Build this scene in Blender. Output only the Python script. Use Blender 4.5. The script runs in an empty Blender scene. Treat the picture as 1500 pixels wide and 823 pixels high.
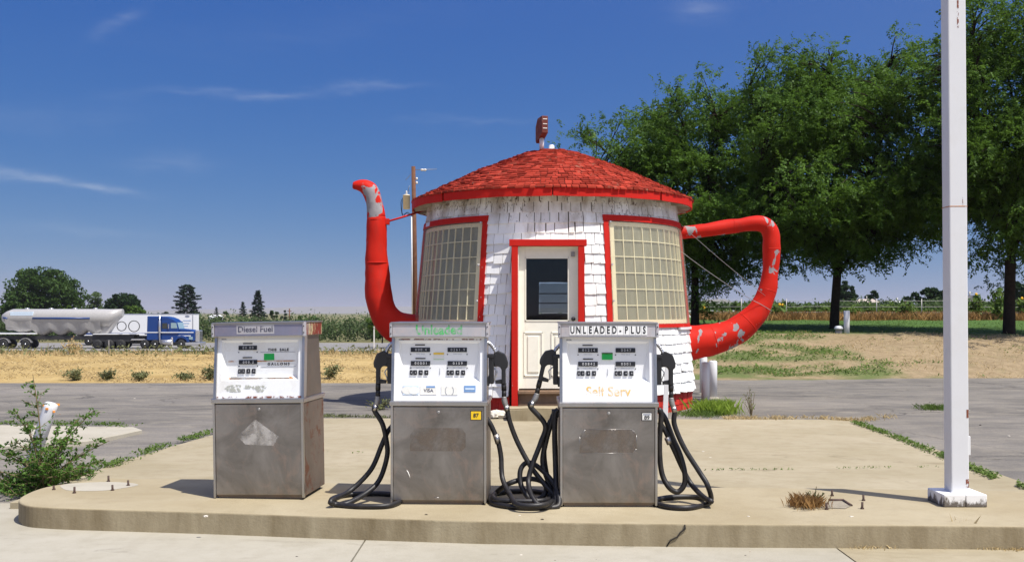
import bpy, bmesh, math, random
import numpy as np
from mathutils import Vector, Matrix, Euler, noise as mnoise
R = math.radians
random.seed(7); rng = np.random.default_rng(11)
scene = bpy.context.scene
COL = scene.collection

# ------------------------------------------------------------------ camera
F = 1500.0                       # focal length in photo pixels (1500 wide)
CAMZ = 1.58
HOR = 458.0                      # horizon row of the photo
cam_d = bpy.data.cameras.new('camera'); cam = bpy.data.objects.new('camera', cam_d); COL.objects.link(cam)
cam.location = (0, 0, CAMZ); cam.rotation_euler = (R(90), 0, 0)
cam_d.sensor_width = 36.0; cam_d.lens = 36.0 * F / 1500.0
cam_d.shift_y = (HOR - 411.5) / 1500.0
cam_d.clip_start = 0.1; cam_d.clip_end = 30000
scene.camera = cam

def P(px, py, d):
    """point at photo pixel px,py and distance d along the view axis"""
    return Vector(((px - 750) * d / F, d, CAMZ - (py - HOR) * d / F))
def G(px, py, z):
    d = (CAMZ - z) * F / (py - HOR)
    return P(px, py, d)

# ------------------------------------------------------------------ sun, sky, exposure
SUN_EL = R(61.5)
SUN_H = Vector((0.77, -0.64)).normalized()
sun_dir = Vector((SUN_H.x * math.cos(SUN_EL), SUN_H.y * math.cos(SUN_EL), math.sin(SUN_EL)))
sl = bpy.data.lights.new('sun', 'SUN'); sun = bpy.data.objects.new('sun', sl); COL.objects.link(sun)
sl.energy = 4.4; sl.angle = R(0.53); sl.color = (1.0, 0.955, 0.88)
sun.rotation_euler = (-sun_dir).to_track_quat('-Z', 'Y').to_euler()
sun.location = (20, -15, 40)
scene.view_settings.view_transform = 'Standard'; scene.view_settings.look = 'None'
scene.view_settings.exposure = 0.50; scene.view_settings.gamma = 1.0
scene.view_settings.use_curve_mapping = False

class NT:
    """tiny node-tree writer"""
    def __init__(s, tree): s.t = tree; s.n = tree.nodes; s.l = tree.links
    def node(s, kind, **kw):
        n = s.n.new(kind)
        for k, v in kw.items(): setattr(n, k, v)
        return n
    def put(s, sock, v):
        if isinstance(v, bpy.types.NodeSocket): s.l.new(v, sock)
        elif v is not None:
            if sock.type == 'RGBA' and not isinstance(v, (int, float)) and len(v) == 3: v = (*v, 1)
            sock.default_value = v
    def math(s, op, a, b=None, c=None, clamp=False):
        n = s.node('ShaderNodeMath', operation=op); n.use_clamp = clamp
        for i, v in enumerate((a, b, c)):
            if v is not None: s.put(n.inputs[i], v)
        return n.outputs[0]
    def noise(s, scale, detail=4, rough=0.55, vec=None, dist=0.0, out=0):
        n = s.node('ShaderNodeTexNoise'); s.put(n.inputs['Scale'], scale); s.put(n.inputs['Detail'], detail)
        s.put(n.inputs['Roughness'], rough); s.put(n.inputs['Distortion'], dist)
        if vec is not None: s.put(n.inputs['Vector'], vec)
        return n.outputs[out]
    def ramp(s, fac, a, b, lo=(0, 0, 0), hi=(1, 1, 1)):
        n = s.node('ShaderNodeMapRange'); n.clamp = True
        s.put(n.inputs[0], fac); s.put(n.inputs[1], a); s.put(n.inputs[2], b)
        s.put(n.inputs[3], 0.0); s.put(n.inputs[4], 1.0)
        return n.outputs[0]
    def mix(s, fac, a, b, mode='MIX'):
        n = s.node('ShaderNodeMix', data_type='RGBA', blend_type=mode)
        s.put(n.inputs[0], fac); s.put(n.inputs[6], a); s.put(n.inputs[7], b)
        return n.outputs[2]
    def mapping(s, vec, scale=(1, 1, 1), loc=(0, 0, 0), rot=(0, 0, 0)):
        n = s.node('ShaderNodeMapping'); s.put(n.inputs['Vector'], vec)
        n.inputs['Scale'].default_value = scale; n.inputs['Location'].default_value = loc; n.inputs['Rotation'].default_value = rot
        return n.outputs[0]
    def bump(s, h, strength=0.3, dist=0.01):
        n = s.node('ShaderNodeBump'); n.inputs['Strength'].default_value = strength; n.inputs['Distance'].default_value = dist
        s.put(n.inputs['Height'], h); return n.outputs[0]

world = bpy.data.worlds.new('World'); scene.world = world; world.use_nodes = True
def build_world():
    t = NT(world.node_tree); t.n.clear()
    sky = t.node('ShaderNodeTexSky', sky_type='NISHITA'); sky.sun_disc = False
    sky.sun_elevation = SUN_EL; sky.sun_rotation = math.atan2(SUN_H.x, SUN_H.y)
    sky.altitude = 3000; sky.air_density = 1.0; sky.dust_density = 0.3; sky.ozone_density = 4.0
    # polarised, slightly hazy summer sky: a tone curve per channel on the physical sky
    sc_ = t.node('ShaderNodeSeparateColor'); t.put(sc_.inputs[0], sky.outputs[0]); hs = t.node('ShaderNodeCombineColor')
    for i, (k, g) in enumerate(((4.2, 1.27), (3.25, 0.78), (3.95, 0.27))):
        t.put(hs.inputs[i], t.math('MULTIPLY', t.math('POWER', t.math('MULTIPLY', sc_.outputs[i], 0.1), g), k))
    # glow added to the sky round the sun, behind the camera, to lift shade
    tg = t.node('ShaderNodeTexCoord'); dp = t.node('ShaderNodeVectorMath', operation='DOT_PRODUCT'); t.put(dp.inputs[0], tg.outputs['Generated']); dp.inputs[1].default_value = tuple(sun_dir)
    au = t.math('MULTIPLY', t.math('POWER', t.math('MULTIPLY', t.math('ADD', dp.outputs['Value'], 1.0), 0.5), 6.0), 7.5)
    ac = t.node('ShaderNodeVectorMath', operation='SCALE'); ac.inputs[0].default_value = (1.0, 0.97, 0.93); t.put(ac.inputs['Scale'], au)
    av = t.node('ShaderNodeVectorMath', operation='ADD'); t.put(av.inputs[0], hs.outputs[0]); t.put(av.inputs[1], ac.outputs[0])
    # high thin wisps of cirrus, laid out by azimuth and elevation on the sky itself
    tc = t.node('ShaderNodeTexCoord'); sep = t.node('ShaderNodeSeparateXYZ'); t.put(sep.inputs[0], tc.outputs['Generated'])
    az = t.math('ARCTAN2', sep.outputs[0], sep.outputs[1]); el = t.math('ARCSINE', sep.outputs[2])
    comb = t.node('ShaderNodeCombineXYZ'); t.put(comb.inputs[0], az); t.put(comb.inputs[1], el)
    w1 = t.noise(6, 3, 0.5, t.mapping(comb.outputs[0], (1, 2, 1)), out=0)
    w2 = t.noise(22, 5, 0.6, t.mapping(comb.outputs[0], (1, 2.5, 1)), out=0)
    el2 = t.math('ADD', el, t.math('MULTIPLY', t.math('SUBTRACT', w1, 0.5), 0.05))
    el2 = t.math('ADD', el2, t.math('MULTIPLY', t.math('SUBTRACT', w2, 0.5), 0.016))
    total = None
    wisps = [  # az, el (degrees), length, thickness, tilt, strength
        (-17.0, 11.6, 3.6, 0.22, 5, 0.13), (-12.5, 12.0, 3.0, 0.24, 9, 0.15), (-8.0, 12.5, 2.6, 0.18, 1, 0.17), (-25.5, 7.0, 2.6, 0.34, -6, 0.36),
        (-22.2, 6.6, 2.0, 0.20, -8, 0.30), (-18.5, 8.1, 1.9, 0.45, -4, 0.13), (-21.0, 14.8, 1.3, 0.30, 38, 0.17),
        (-2.6, 10.4, 3.4, 0.2, 0, 0.10), (10.3, 16.3, 1.5, 0.5, 9, 0.20), (-22.5, 4.0, 4.0, 0.28, -2, 0.07), (-25, 10, 5, 0.6, 4, 0.06), (-12, 15, 9, 1.0, 8, 0.03)]
    for a, e, ln, th, tl, st in wisps:
        da = t.math('SUBTRACT', az, R(a)); de = t.math('SUBTRACT', el2, R(e))
        c, s_ = math.cos(R(tl)), math.sin(R(tl))
        u = t.math('ADD', t.math('MULTIPLY', da, c / R(ln)), t.math('MULTIPLY', de, s_ / R(ln)))
        v = t.math('ADD', t.math('MULTIPLY', da, -s_ / R(th)), t.math('MULTIPLY', de, c / R(th)))
        q = t.math('ADD', t.math('MULTIPLY', u, u), t.math('MULTIPLY', v, v))
        g = t.math('MULTIPLY', t.math('EXPONENT', t.math('MULTIPLY', q, -1.0)), st)
        total = g if total is None else t.math('ADD', total, g)
    fib = t.noise(14, 6, 0.62, t.mapping(comb.outputs[0], (1, 5, 1), rot=(0, 0, R(8))), dist=0.6)
    fac = t.math('MULTIPLY', total, t.ramp(fib, 0.25, 0.72), clamp=True)
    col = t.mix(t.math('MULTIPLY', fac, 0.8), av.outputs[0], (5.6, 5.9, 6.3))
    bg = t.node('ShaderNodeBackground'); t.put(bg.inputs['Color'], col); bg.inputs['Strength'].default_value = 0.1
    out = t.node('ShaderNodeOutputWorld'); t.put(out.inputs['Surface'], bg.outputs[0])
build_world()

# ------------------------------------------------------------------ object helpers
def tag(o, label=None, cat=None, group=None, kind=None):
    if label: o['label'] = label
    if cat: o['category'] = cat
    if group: o['group'] = group
    if kind: o['kind'] = kind
    return o
def empty(name, loc=(0, 0, 0), rot=(0, 0, 0), label=None, cat=None, group=None):
    o = bpy.data.objects.new(name, None); COL.objects.link(o); o.location = loc; o.rotation_euler = rot
    o.empty_display_size = 0.1
    return tag(o, label, cat, group)
def copy_tree(o, parent=None):
    c = o.copy(); COL.objects.link(c)
    if parent is not None: c.parent = parent
    for ch in list(o.children): copy_tree(ch, c)
    return c

class MB:
    """collects shapes for ONE mesh"""
    def __init__(s): s.v = []; s.f = []; s.sm = []; s.at = []; s.uv = None
    def add(s, vs, fs, smooth=False, at=0.0):
        o = len(s.v); s.v += [tuple(v) for v in vs]; s.f += [tuple(i + o for i in f) for f in fs]
        s.sm += [smooth] * len(fs)
        s.at += list(at) if isinstance(at, (list, tuple)) else [at] * len(vs)
        return s
    def box(s, lo, hi, M=None, at=0.0):
        x0, y0, z0 = lo; x1, y1, z1 = hi
        vs = [Vector(p) for p in ((x0, y0, z0), (x1, y0, z0), (x1, y1, z0), (x0, y1, z0), (x0, y0, z1), (x1, y0, z1), (x1, y1, z1), (x0, y1, z1))]
        if M: vs = [M @ v for v in vs]
        return s.add(vs, [(0, 3, 2, 1), (4, 5, 6, 7), (0, 1, 5, 4), (1, 2, 6, 5), (2, 3, 7, 6), (3, 0, 4, 7)], at=at)
    def bbox(s, lo, hi, b=0.004, M=None):
        """box with chamfered edges"""
        bm = bmesh.new()
        bmesh.ops.create_cube(bm, size=1)
        for v in bm.verts:
            v.co = Vector(((lo[0] + hi[0]) / 2 + v.co.x * (hi[0] - lo[0]), (lo[1] + hi[1]) / 2 + v.co.y * (hi[1] - lo[1]), (lo[2] + hi[2]) / 2 + v.co.z * (hi[2] - lo[2])))
        bmesh.ops.bevel(bm, geom=list(bm.edges), offset=b, segments=2, affect='EDGES', profile=0.5)
        return s.bm(bm, M)
    def bm(s, bm, M=None, smooth=False):
        bm.verts.index_update()
        vs = [(M @ v.co) if M else v.co.copy() for v in bm.verts]
        s.add(vs, [[v.index for v in f.verts] for f in bm.faces], smooth); bm.free(); return s
    def prism(s, poly, y0, y1, M=None, b=0.0):
        """polygon (x,z) extruded from y0 to y1"""
        bm = bmesh.new()
        f = bm.faces.new([bm.verts.new((p[0], y0, p[1])) for p in poly])
        r = bmesh.ops.extrude_face_region(bm, geom=[f])
        for g in r['geom']:
            if isinstance(g, bmesh.types.BMVert): g.co.y = y1
        bmesh.ops.recalc_face_normals(bm, faces=bm.faces)
        if b: bmesh.ops.bevel(bm, geom=list(bm.edges), offset=b, segments=2, affect='EDGES', profile=0.5)
        return s.bm(bm, M)
    def tube(s, pts, rad, n=10, caps=True, at=None, smooth=True):
        pts = [Vector(p) for p in pts]
        rad = rad if isinstance(rad, (list, tuple)) else [rad] * len(pts)
        rings = []; prev = None
        for i, p in enumerate(pts):
            t = (pts[min(i + 1, len(pts) - 1)] - pts[max(i - 1, 0)])
            if t.length < 1e-9: t = Vector((0, 0, 1))
            t.normalize()
            if prev is None:
                a = Vector((0, 0, 1)) if abs(t.z) < 0.9 else Vector((0, 1, 0))
                nrm = (a - t * a.dot(t)).normalized()
            else:
                nrm = prev - t * prev.dot(t)
                nrm = nrm.normalized() if nrm.length > 1e-6 else prev
            prev = nrm; bn = t.cross(nrm)
            rings.append([p + (nrm * math.cos(2 * math.pi * k / n) + bn * math.sin(2 * math.pi * k / n)) * rad[i] for k in range(n)])
        vs = [v for r in rings for v in r]
        fs = [(i * n + k, i * n + (k + 1) % n, (i + 1) * n + (k + 1) % n, (i + 1) * n + k) for i in range(len(pts) - 1) for k in range(n)]
        av = [a for a in (at or [0.0] * len(pts)) for _ in range(n)]
        o = len(s.v); s.add(vs, fs, smooth, av)
        if caps:
            s.f.append(tuple(o + k for k in range(n - 1, -1, -1))); s.sm.append(False)
            b = o + (len(pts) - 1) * n
            s.f.append(tuple(b + k for k in range(n))); s.sm.append(False)
        return s
    def cyl(s, a, b, r, n=16, r2=None):
        return s.tube([a, b], [r, r if r2 is None else r2], n)
    def lathe(s, prof, c=(0, 0, 0), n=24, axis='z', smooth=True):
        vs = []; 
        for (r, h) in prof:
            for k in range(n):
                a = 2 * math.pi * k / n
                if axis == 'z': vs.append((c[0] + r * math.cos(a), c[1] + r * math.sin(a), c[2] + h))
                elif axis == 'y': vs.append((c[0] + r * math.cos(a), c[1] + h, c[2] + r * math.sin(a)))
                else: vs.append((c[0] + h, c[1] + r * math.cos(a), c[2] + r * math.sin(a)))
        m = len(prof)
        fs = [(i * n + k, i * n + (k + 1) % n, (i + 1) * n + (k + 1) % n, (i + 1) * n + k) for i in range(m - 1) for k in range(n)]
        o = len(s.v); s.add(vs, fs, smooth)
        s.f.append(tuple(o + k for k in range(n - 1, -1, -1))); s.sm.append(False)
        s.f.append(tuple(o + (m - 1) * n + k for k in range(n))); s.sm.append(False)
        return s
    def build(s, name, mat, parent=None, inv=None, attr=None, recalc=True):
        me = bpy.data.meshes.new(name)
        vs = s.v if inv is None else [tuple(inv @ Vector(v)) for v in s.v]
        me.from_pydata(vs, [], s.f)
        me.polygons.foreach_set('use_smooth', s.sm)
        if attr:
            a = me.attributes.new(attr, 'FLOAT', 'POINT'); a.data.foreach_set('value', s.at)
        if recalc:
            bm = bmesh.new(); bm.from_mesh(me); bmesh.ops.recalc_face_normals(bm, faces=bm.faces); bm.to_mesh(me); bm.free()
        me.materials.append(mat); me.update()
        o = bpy.data.objects.new(name, me); COL.objects.link(o)
        if parent is not None: o.parent = parent
        return o

def np_quads(name, quads, mat, parent=None, inv=None, attr=None):
    """quads: (n,4,3) array -> one mesh object"""
    q = np.asarray(quads, dtype=np.float32); n, k = q.shape[0], q.shape[1]
    v = q.reshape(-1, 3)
    if inv is not None:
        M = np.array(inv, dtype=np.float32); v = v @ M[:3, :3].T + M[:3, 3]
    me = bpy.data.meshes.new(name)
    me.vertices.add(n * k); me.vertices.foreach_set('co', np.ascontiguousarray(v).ravel())
    me.loops.add(n * k); me.loops.foreach_set('vertex_index', np.arange(n * k, dtype=np.int32))
    me.polygons.add(n); me.polygons.foreach_set('loop_start', np.arange(0, n * k, k, dtype=np.int32))
    me.polygons.foreach_set('loop_total', np.full(n, k, dtype=np.int32))
    if attr is not None:
        a = me.attributes.new('tone', 'FLOAT', 'POINT'); a.data.foreach_set('value', np.repeat(np.asarray(attr, dtype=np.float32), k))
    me.update(calc_edges=True); me.materials.append(mat)
    o = bpy.data.objects.new(name, me); COL.objects.link(o)
    if parent is not None: o.parent = parent
    return o

def smooth_path(pts, per=6):
    """Catmull-Rom through the points"""
    pts = [Vector(p) for p in pts]; out = []
    for i in range(len(pts) - 1):
        p0 = pts[max(i - 1, 0)]; p1 = pts[i]; p2 = pts[i + 1]; p3 = pts[min(i + 2, len(pts) - 1)]
        for k in range(per):
            t = k / per
            out.append(0.5 * ((2 * p1) + (p2 - p0) * t + (2 * p0 - 5 * p1 + 4 * p2 - p3) * t * t + (3 * p1 - p0 - 3 * p2 + p3) * t ** 3))
    out.append(pts[-1]); return out
def lerp_list(vals, per=6):
    out = []
    for i in range(len(vals) - 1):
        for k in range(per): out.append(vals[i] + (vals[i + 1] - vals[i]) * k / per)
    out.append(vals[-1]); return out

def text_shape(body, size, sx=1.0, weight=0.0, spacing=1.0, align='CENTER'):
    cu = bpy.data.curves.new('t', 'FONT'); cu.body = body; cu.size = size; cu.offset = weight; cu.space_character = spacing
    cu.align_x = align; cu.align_y = 'CENTER'; cu.resolution_u = 3
    o = bpy.data.objects.new('t', cu); COL.objects.link(o)
    me = bpy.data.meshes.new_from_object(o.evaluated_get(bpy.context.evaluated_depsgraph_get()))
    vs = [(v.co.x * sx, v.co.y) for v in me.vertices]; fs = [tuple(p.vertices) for p in me.polygons]
    bpy.data.objects.remove(o); bpy.data.curves.remove(cu); bpy.data.meshes.remove(me)
    return vs, fs

# ------------------------------------------------------------------ materials
def new_mat(name):
    m = bpy.data.materials.new(name); m.use_nodes = True
    t = NT(m.node_tree); b = t.n['Principled BSDF']
    return m, t, b
def obj_co(t):
    return t.node('ShaderNodeTexCoord').outputs['Object']
def pos(t):
    return t.node('ShaderNodeNewGeometry').outputs['Position']
def M_plain(name, col, rough=0.6, metal=0.0, var=0.08, scale=6.0, bump=0.0, spec=0.5, dirt=None, dirt_amt=0.35, dirt_scale=3.0):
    m, t, b = new_mat(name)
    co = obj_co(t)
    n = t.noise(scale, 5, 0.6, co)
    c = t.mix(n, tuple(x * (1 - var * 2) for x in col), tuple(min(1, x * (1 + var * 2)) for x in col))
    if dirt:
        d = t.noise(dirt_scale, 6, 0.7, co, dist=0.4)
        c = t.mix(t.math('MULTIPLY', t.ramp(d, 0.5, 0.75), dirt_amt), c, dirt)
    t.put(b.inputs['Base Color'], c)
    b.inputs['Roughness'].default_value = rough; b.inputs['Metallic'].default_value = metal
    b.inputs['Specular IOR Level'].default_value = spec
    if bump: t.put(b.inputs['Normal'], t.bump(t.noise(scale * 8, 5, 0.6, co), bump, 0.01))
    return m
def M_island(name, col, var=0.25, rough=0.7, spec=0.3, chip=None, chip_lo=0.63, chip_hi=0.66, chip_scale=14, bump=0.15):
    """paint on many separate pieces: every piece has its own tone; chips show the base"""
    m, t, b = new_mat(name)
    g = t.node('ShaderNodeNewGeometry'); r = g.outputs['Random Per Island']; p = g.outputs['Position']
    c = t.mix(r, tuple(x * (1 - var) for x in col), tuple(min(.95, x * (1 + var * .6)) for x in col))
    n = t.noise(5, 5, 0.65, p)
    c = t.mix(t.math('MULTIPLY', t.ramp(n, 0.45, 0.8), 0.35), c, tuple(x * 0.62 for x in col))
    if chip:
        k = t.noise(chip_scale, 6, 0.7, t.mapping(p, (1, 1, 0.6)), dist=0.5)
        k2 = t.noise(1.1, 2, 0.5, p)
        c = t.mix(t.ramp(t.math('ADD', k, t.math('MULTIPLY', t.math('SUBTRACT', k2, 0.5), 0.25)), chip_lo, chip_hi), c, chip)
    t.put(b.inputs['Base Color'], c); b.inputs['Roughness'].default_value = rough; b.inputs['Specular IOR Level'].default_value = spec
    t.put(b.inputs['Normal'], t.bump(t.noise(60, 4, 0.6, t.mapping(p, (1, 1, .25))), bump, 0.01))
    return m
def M_leaf(name, dark, light, trans=0.35, rough=0.5, attr=False):
    m, t, b = new_mat(name)
    r = t.node('ShaderNodeNewGeometry').outputs['Random Per Island']
    n = t.noise(0.8, 3, 0.5, pos(t))
    f = t.math('ADD', t.math('MULTIPLY', r, 0.55), t.math('MULTIPLY', t.ramp(n, 0.3, 0.7), 0.45))
    c = t.mix(f, dark, light)
    t.put(b.inputs['Base Color'], c); b.inputs['Roughness'].default_value = rough; b.inputs['Specular IOR Level'].default_value = 0.12
    tr = t.node('ShaderNodeBsdfTranslucent'); t.put(tr.inputs['Color'], t.mix(0.5, c, tuple(min(1, x * 1.6) for x in light)))
    ms = t.node('ShaderNodeMixShader'); ms.inputs[0].default_value = trans
    t.put(ms.inputs[1], b.outputs[0]); t.put(ms.inputs[2], tr.outputs[0])
    t.put(t.n['Material Output'].inputs['Surface'], ms.outputs[0])
    return m
def M_red_pipe():
    m, t, b = new_mat('peeling_red_paint')
    p = pos(t)
    a = t.node('ShaderNodeAttribute'); a.attribute_name = 'peel'; amt = a.outputs['Fac']
    n = t.noise(4.3, 4, 0.5, t.mapping(p, (1.5, 1.0, 1.0), loc=(3.1, 1.7, 5.2)), dist=0.35)
    sp = t.noise(16, 4, 0.6, p)
    th = t.math('ADD', n, t.math('MULTIPLY', t.math('SUBTRACT', sp, 0.5), 0.10))
    mask = t.ramp(t.math('ADD', th, t.math('SUBTRACT', amt, 0.5)), 0.635, 0.65)
    spots = t.ramp(t.math('ADD', t.noise(26, 3, 0.6, t.mapping(p, loc=(9, 2, 4))), t.math('MULTIPLY', amt, 0.10)), 0.79, 0.80)
    red = t.mix(t.noise(2.2, 5, 0.6, p), (0.42, 0.011, 0.006), (0.58, 0.022, 0.010))
    red = t.mix(t.math('MULTIPLY', t.ramp(t.noise(7, 6, 0.7, t.mapping(p, (1, 1, .35))), 0.52, 0.78), 0.55), red, (0.24, 0.030, 0.020))
    zinc = t.mix(t.noise(18, 4, 0.6, p), (0.20, 0.185, 0.19), (0.34, 0.32, 0.33))
    c = t.mix(mask, red, zinc); c = t.mix(spots, c, (0.55, 0.50, 0.48))
    t.put(b.inputs['Base Color'], c); b.inputs['Roughness'].default_value = 0.6; b.inputs['Specular IOR Level'].default_value = 0.12
    h = t.math('SUBTRACT', t.noise(5, 3, 0.5, p), t.math('MULTIPLY', mask, 0.25))
    t.put(b.inputs['Normal'], t.bump(h, 0.35, 0.02))
    return m
def M_red_wood(name='red_trim_paint', k=1.0):
    m, t, b = new_mat(name); p = pos(t)
    c = t.mix(t.noise(3, 5, 0.6, p), (0.42 * k, 0.012, 0.008), (0.56 * k, 0.022, 0.014))
    ch = t.noise(26, 6, 0.72, t.mapping(p, (1, 1, 0.5)))
    k2 = t.noise(1.6, 2, 0.5, p)
    c = t.mix(t.ramp(t.math('ADD', ch, t.math('MULTIPLY', t.math('SUBTRACT', k2, 0.5), 0.3)), 0.70, 0.73), c, (0.5, 0.42, 0.36))
    t.put(b.inputs['Base Color'], c); b.inputs['Roughness'].default_value = 0.6; b.inputs['Specular IOR Level'].default_value = 0.12
    t.put(b.inputs['Normal'], t.bump(t.noise(50, 4, 0.6, t.mapping(p, (1, 1, .2))), 0.2, 0.01))
    return m
def M_white_wall():
    m, t, b = new_mat('white_shingle_paint')
    g = t.node('ShaderNodeNewGeometry'); r = g.outputs['Random Per Island']; p = g.outputs['Position']
    c = t.mix(r, (0.76, 0.755, 0.74), (0.90, 0.90, 0.89))
    # stains and bare wood, more of them up under the eaves
    sep = t.node('ShaderNodeSeparateXYZ'); t.put(sep.inputs[0], p)
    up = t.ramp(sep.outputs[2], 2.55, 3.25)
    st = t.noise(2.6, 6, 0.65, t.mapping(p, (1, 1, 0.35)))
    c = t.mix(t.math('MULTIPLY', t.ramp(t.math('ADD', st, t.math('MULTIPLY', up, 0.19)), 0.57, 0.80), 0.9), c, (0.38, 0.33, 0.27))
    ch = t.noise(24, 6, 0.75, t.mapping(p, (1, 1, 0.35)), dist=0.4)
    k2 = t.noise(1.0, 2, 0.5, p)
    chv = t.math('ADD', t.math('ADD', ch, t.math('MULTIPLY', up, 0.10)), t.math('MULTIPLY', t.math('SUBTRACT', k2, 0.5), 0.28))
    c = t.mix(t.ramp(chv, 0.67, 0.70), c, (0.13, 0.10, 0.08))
    t.put(b.inputs['Base Color'], c); b.inputs['Roughness'].default_value = 0.6; b.inputs['Specular IOR Level'].default_value = 0.25
    t.put(b.inputs['Normal'], t.bump(t.noise(70, 4, 0.6, t.mapping(p, (1, 1, .15))), 0.25, 0.01))
    return m
def M_steel(name, col=(0.36, 0.335, 0.31), rough=0.33, dirt=0.45, rust=0.0, metal=1.0):
    m, t, b = new_mat(name); co = obj_co(t)
    br = t.noise(3.0, 4, 0.6, t.mapping(co, (0.25, 0.25, 40)), )           # fine horizontal brushing
    big = t.noise(2.4, 6, 0.62, co, dist=0.8)
    swirl = t.noise(5.5, 5, 0.7, t.mapping(co, (1.0, 1.0, 0.8), rot=(0, R(35), 0)), dist=1.6)
    c = t.mix(t.ramp(big, 0.3, 0.75), tuple(x * (1 - dirt) for x in col), tuple(min(1, x * (1 + dirt * .55)) for x in col))
    c = t.mix(t.math('MULTIPLY', t.ramp(swirl, 0.50, 0.75), 0.5), c, (col[0] * 1.4, col[1] * 1.1, col[2] * 0.95))
    spk = t.noise(26, 6, 0.7, t.mapping(co, (1, 1, .5)))
    c = t.mix(t.math('MULTIPLY', t.ramp(spk, 0.56, 0.75), 0.35), c, tuple(x * .45 for x in col))
    if rust:
        k = t.noise(6, 6, 0.7, t.mapping(co, loc=(4, 2, 1)), dist=0.5)
        c = t.mix(t.ramp(k, 0.66 - rust, 0.74 - rust), c, (0.20, 0.085, 0.05))
    t.put(b.inputs['Base Color'], c); b.inputs['Metallic'].default_value = metal
    rr = t.math('ADD', t.math('MULTIPLY', big, 0.22), t.math('MULTIPLY', swirl, 0.14)); rr = t.math('ADD', rr, rough - 0.17)
    rr = t.math('ADD', rr, t.math('MULTIPLY', br, 0.08)); t.put(b.inputs['Roughness'], rr)
    t.put(b.inputs['Normal'], t.bump(t.math('ADD', t.math('MULTIPLY', br, 0.25), t.noise(2.2, 2, 0.4, co)), 0.12, 0.01))
    return m
def M_concrete(name, a, b_, stain, joints=None, speck=0.35, big=0.5):
    m, t, b = new_mat(name); p = pos(t)
    n1 = t.noise(0.9, 6, 0.6, p, dist=0.6); n2 = t.noise(6, 6, 0.65, p); n3 = t.noise(55, 4, 0.6, p)
    c = t.mix(t.ramp(n1, 0.3, 0.72), a, b_)
    c = t.mix(t.math('MULTIPLY', t.ramp(n2, 0.45, 0.75), big), c, stain)
    sm = t.noise(2.3, 6, 0.7, t.mapping(p, (.35, 1.6, 1), loc=(7, 3, 0)), dist=0.8)
    c = t.mix(t.math('MULTIPLY', t.ramp(sm, 0.56, 0.8), 0.45), c, tuple(x * .62 for x in stain))
    c = t.mix(t.math('MULTIPLY', t.ramp(n3, 0.62, 0.8), speck), c, tuple(x * .55 for x in stain))
    oil = t.noise(1.5, 5, 0.6, t.mapping(p, loc=(13, 5, 2)), dist=1.0); rim = t.noise(11, 5, .7, p)
    c = t.mix(t.math('MULTIPLY', t.ramp(t.math('ADD', oil, t.math('MULTIPLY', t.math('SUBTRACT', rim, .5), .2)), 0.64, 0.70), 0.30), c, tuple(x * .45 for x in stain))
    t.put(b.inputs['Base Color'], c); b.inputs['Roughness'].default_value = 0.85; b.inputs['Specular IOR Level'].default_value = 0.25
    h = t.math('ADD', t.math('MULTIPLY', n2, 0.6), t.math('MULTIPLY', n3, 0.4))
    t.put(b.inputs['Normal'], t.bump(h, 0.25, 0.012))
    return m
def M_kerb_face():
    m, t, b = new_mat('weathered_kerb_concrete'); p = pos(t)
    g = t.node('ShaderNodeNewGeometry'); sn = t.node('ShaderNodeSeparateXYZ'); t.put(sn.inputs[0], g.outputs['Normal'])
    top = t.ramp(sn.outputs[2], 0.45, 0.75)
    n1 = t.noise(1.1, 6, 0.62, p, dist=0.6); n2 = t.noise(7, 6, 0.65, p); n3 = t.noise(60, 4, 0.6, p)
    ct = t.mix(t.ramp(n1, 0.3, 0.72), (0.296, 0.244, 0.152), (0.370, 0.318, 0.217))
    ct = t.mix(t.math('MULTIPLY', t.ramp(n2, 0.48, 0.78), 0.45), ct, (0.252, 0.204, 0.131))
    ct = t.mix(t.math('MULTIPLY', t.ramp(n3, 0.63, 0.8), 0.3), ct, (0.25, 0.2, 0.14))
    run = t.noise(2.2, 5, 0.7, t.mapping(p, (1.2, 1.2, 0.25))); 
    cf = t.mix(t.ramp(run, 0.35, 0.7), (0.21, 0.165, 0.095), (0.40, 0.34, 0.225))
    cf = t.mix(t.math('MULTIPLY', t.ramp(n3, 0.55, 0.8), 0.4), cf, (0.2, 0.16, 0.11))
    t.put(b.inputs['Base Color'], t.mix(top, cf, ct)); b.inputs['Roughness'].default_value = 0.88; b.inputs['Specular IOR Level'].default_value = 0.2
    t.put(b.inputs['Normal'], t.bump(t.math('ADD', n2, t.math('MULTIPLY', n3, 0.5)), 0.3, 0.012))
    return m
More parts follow.
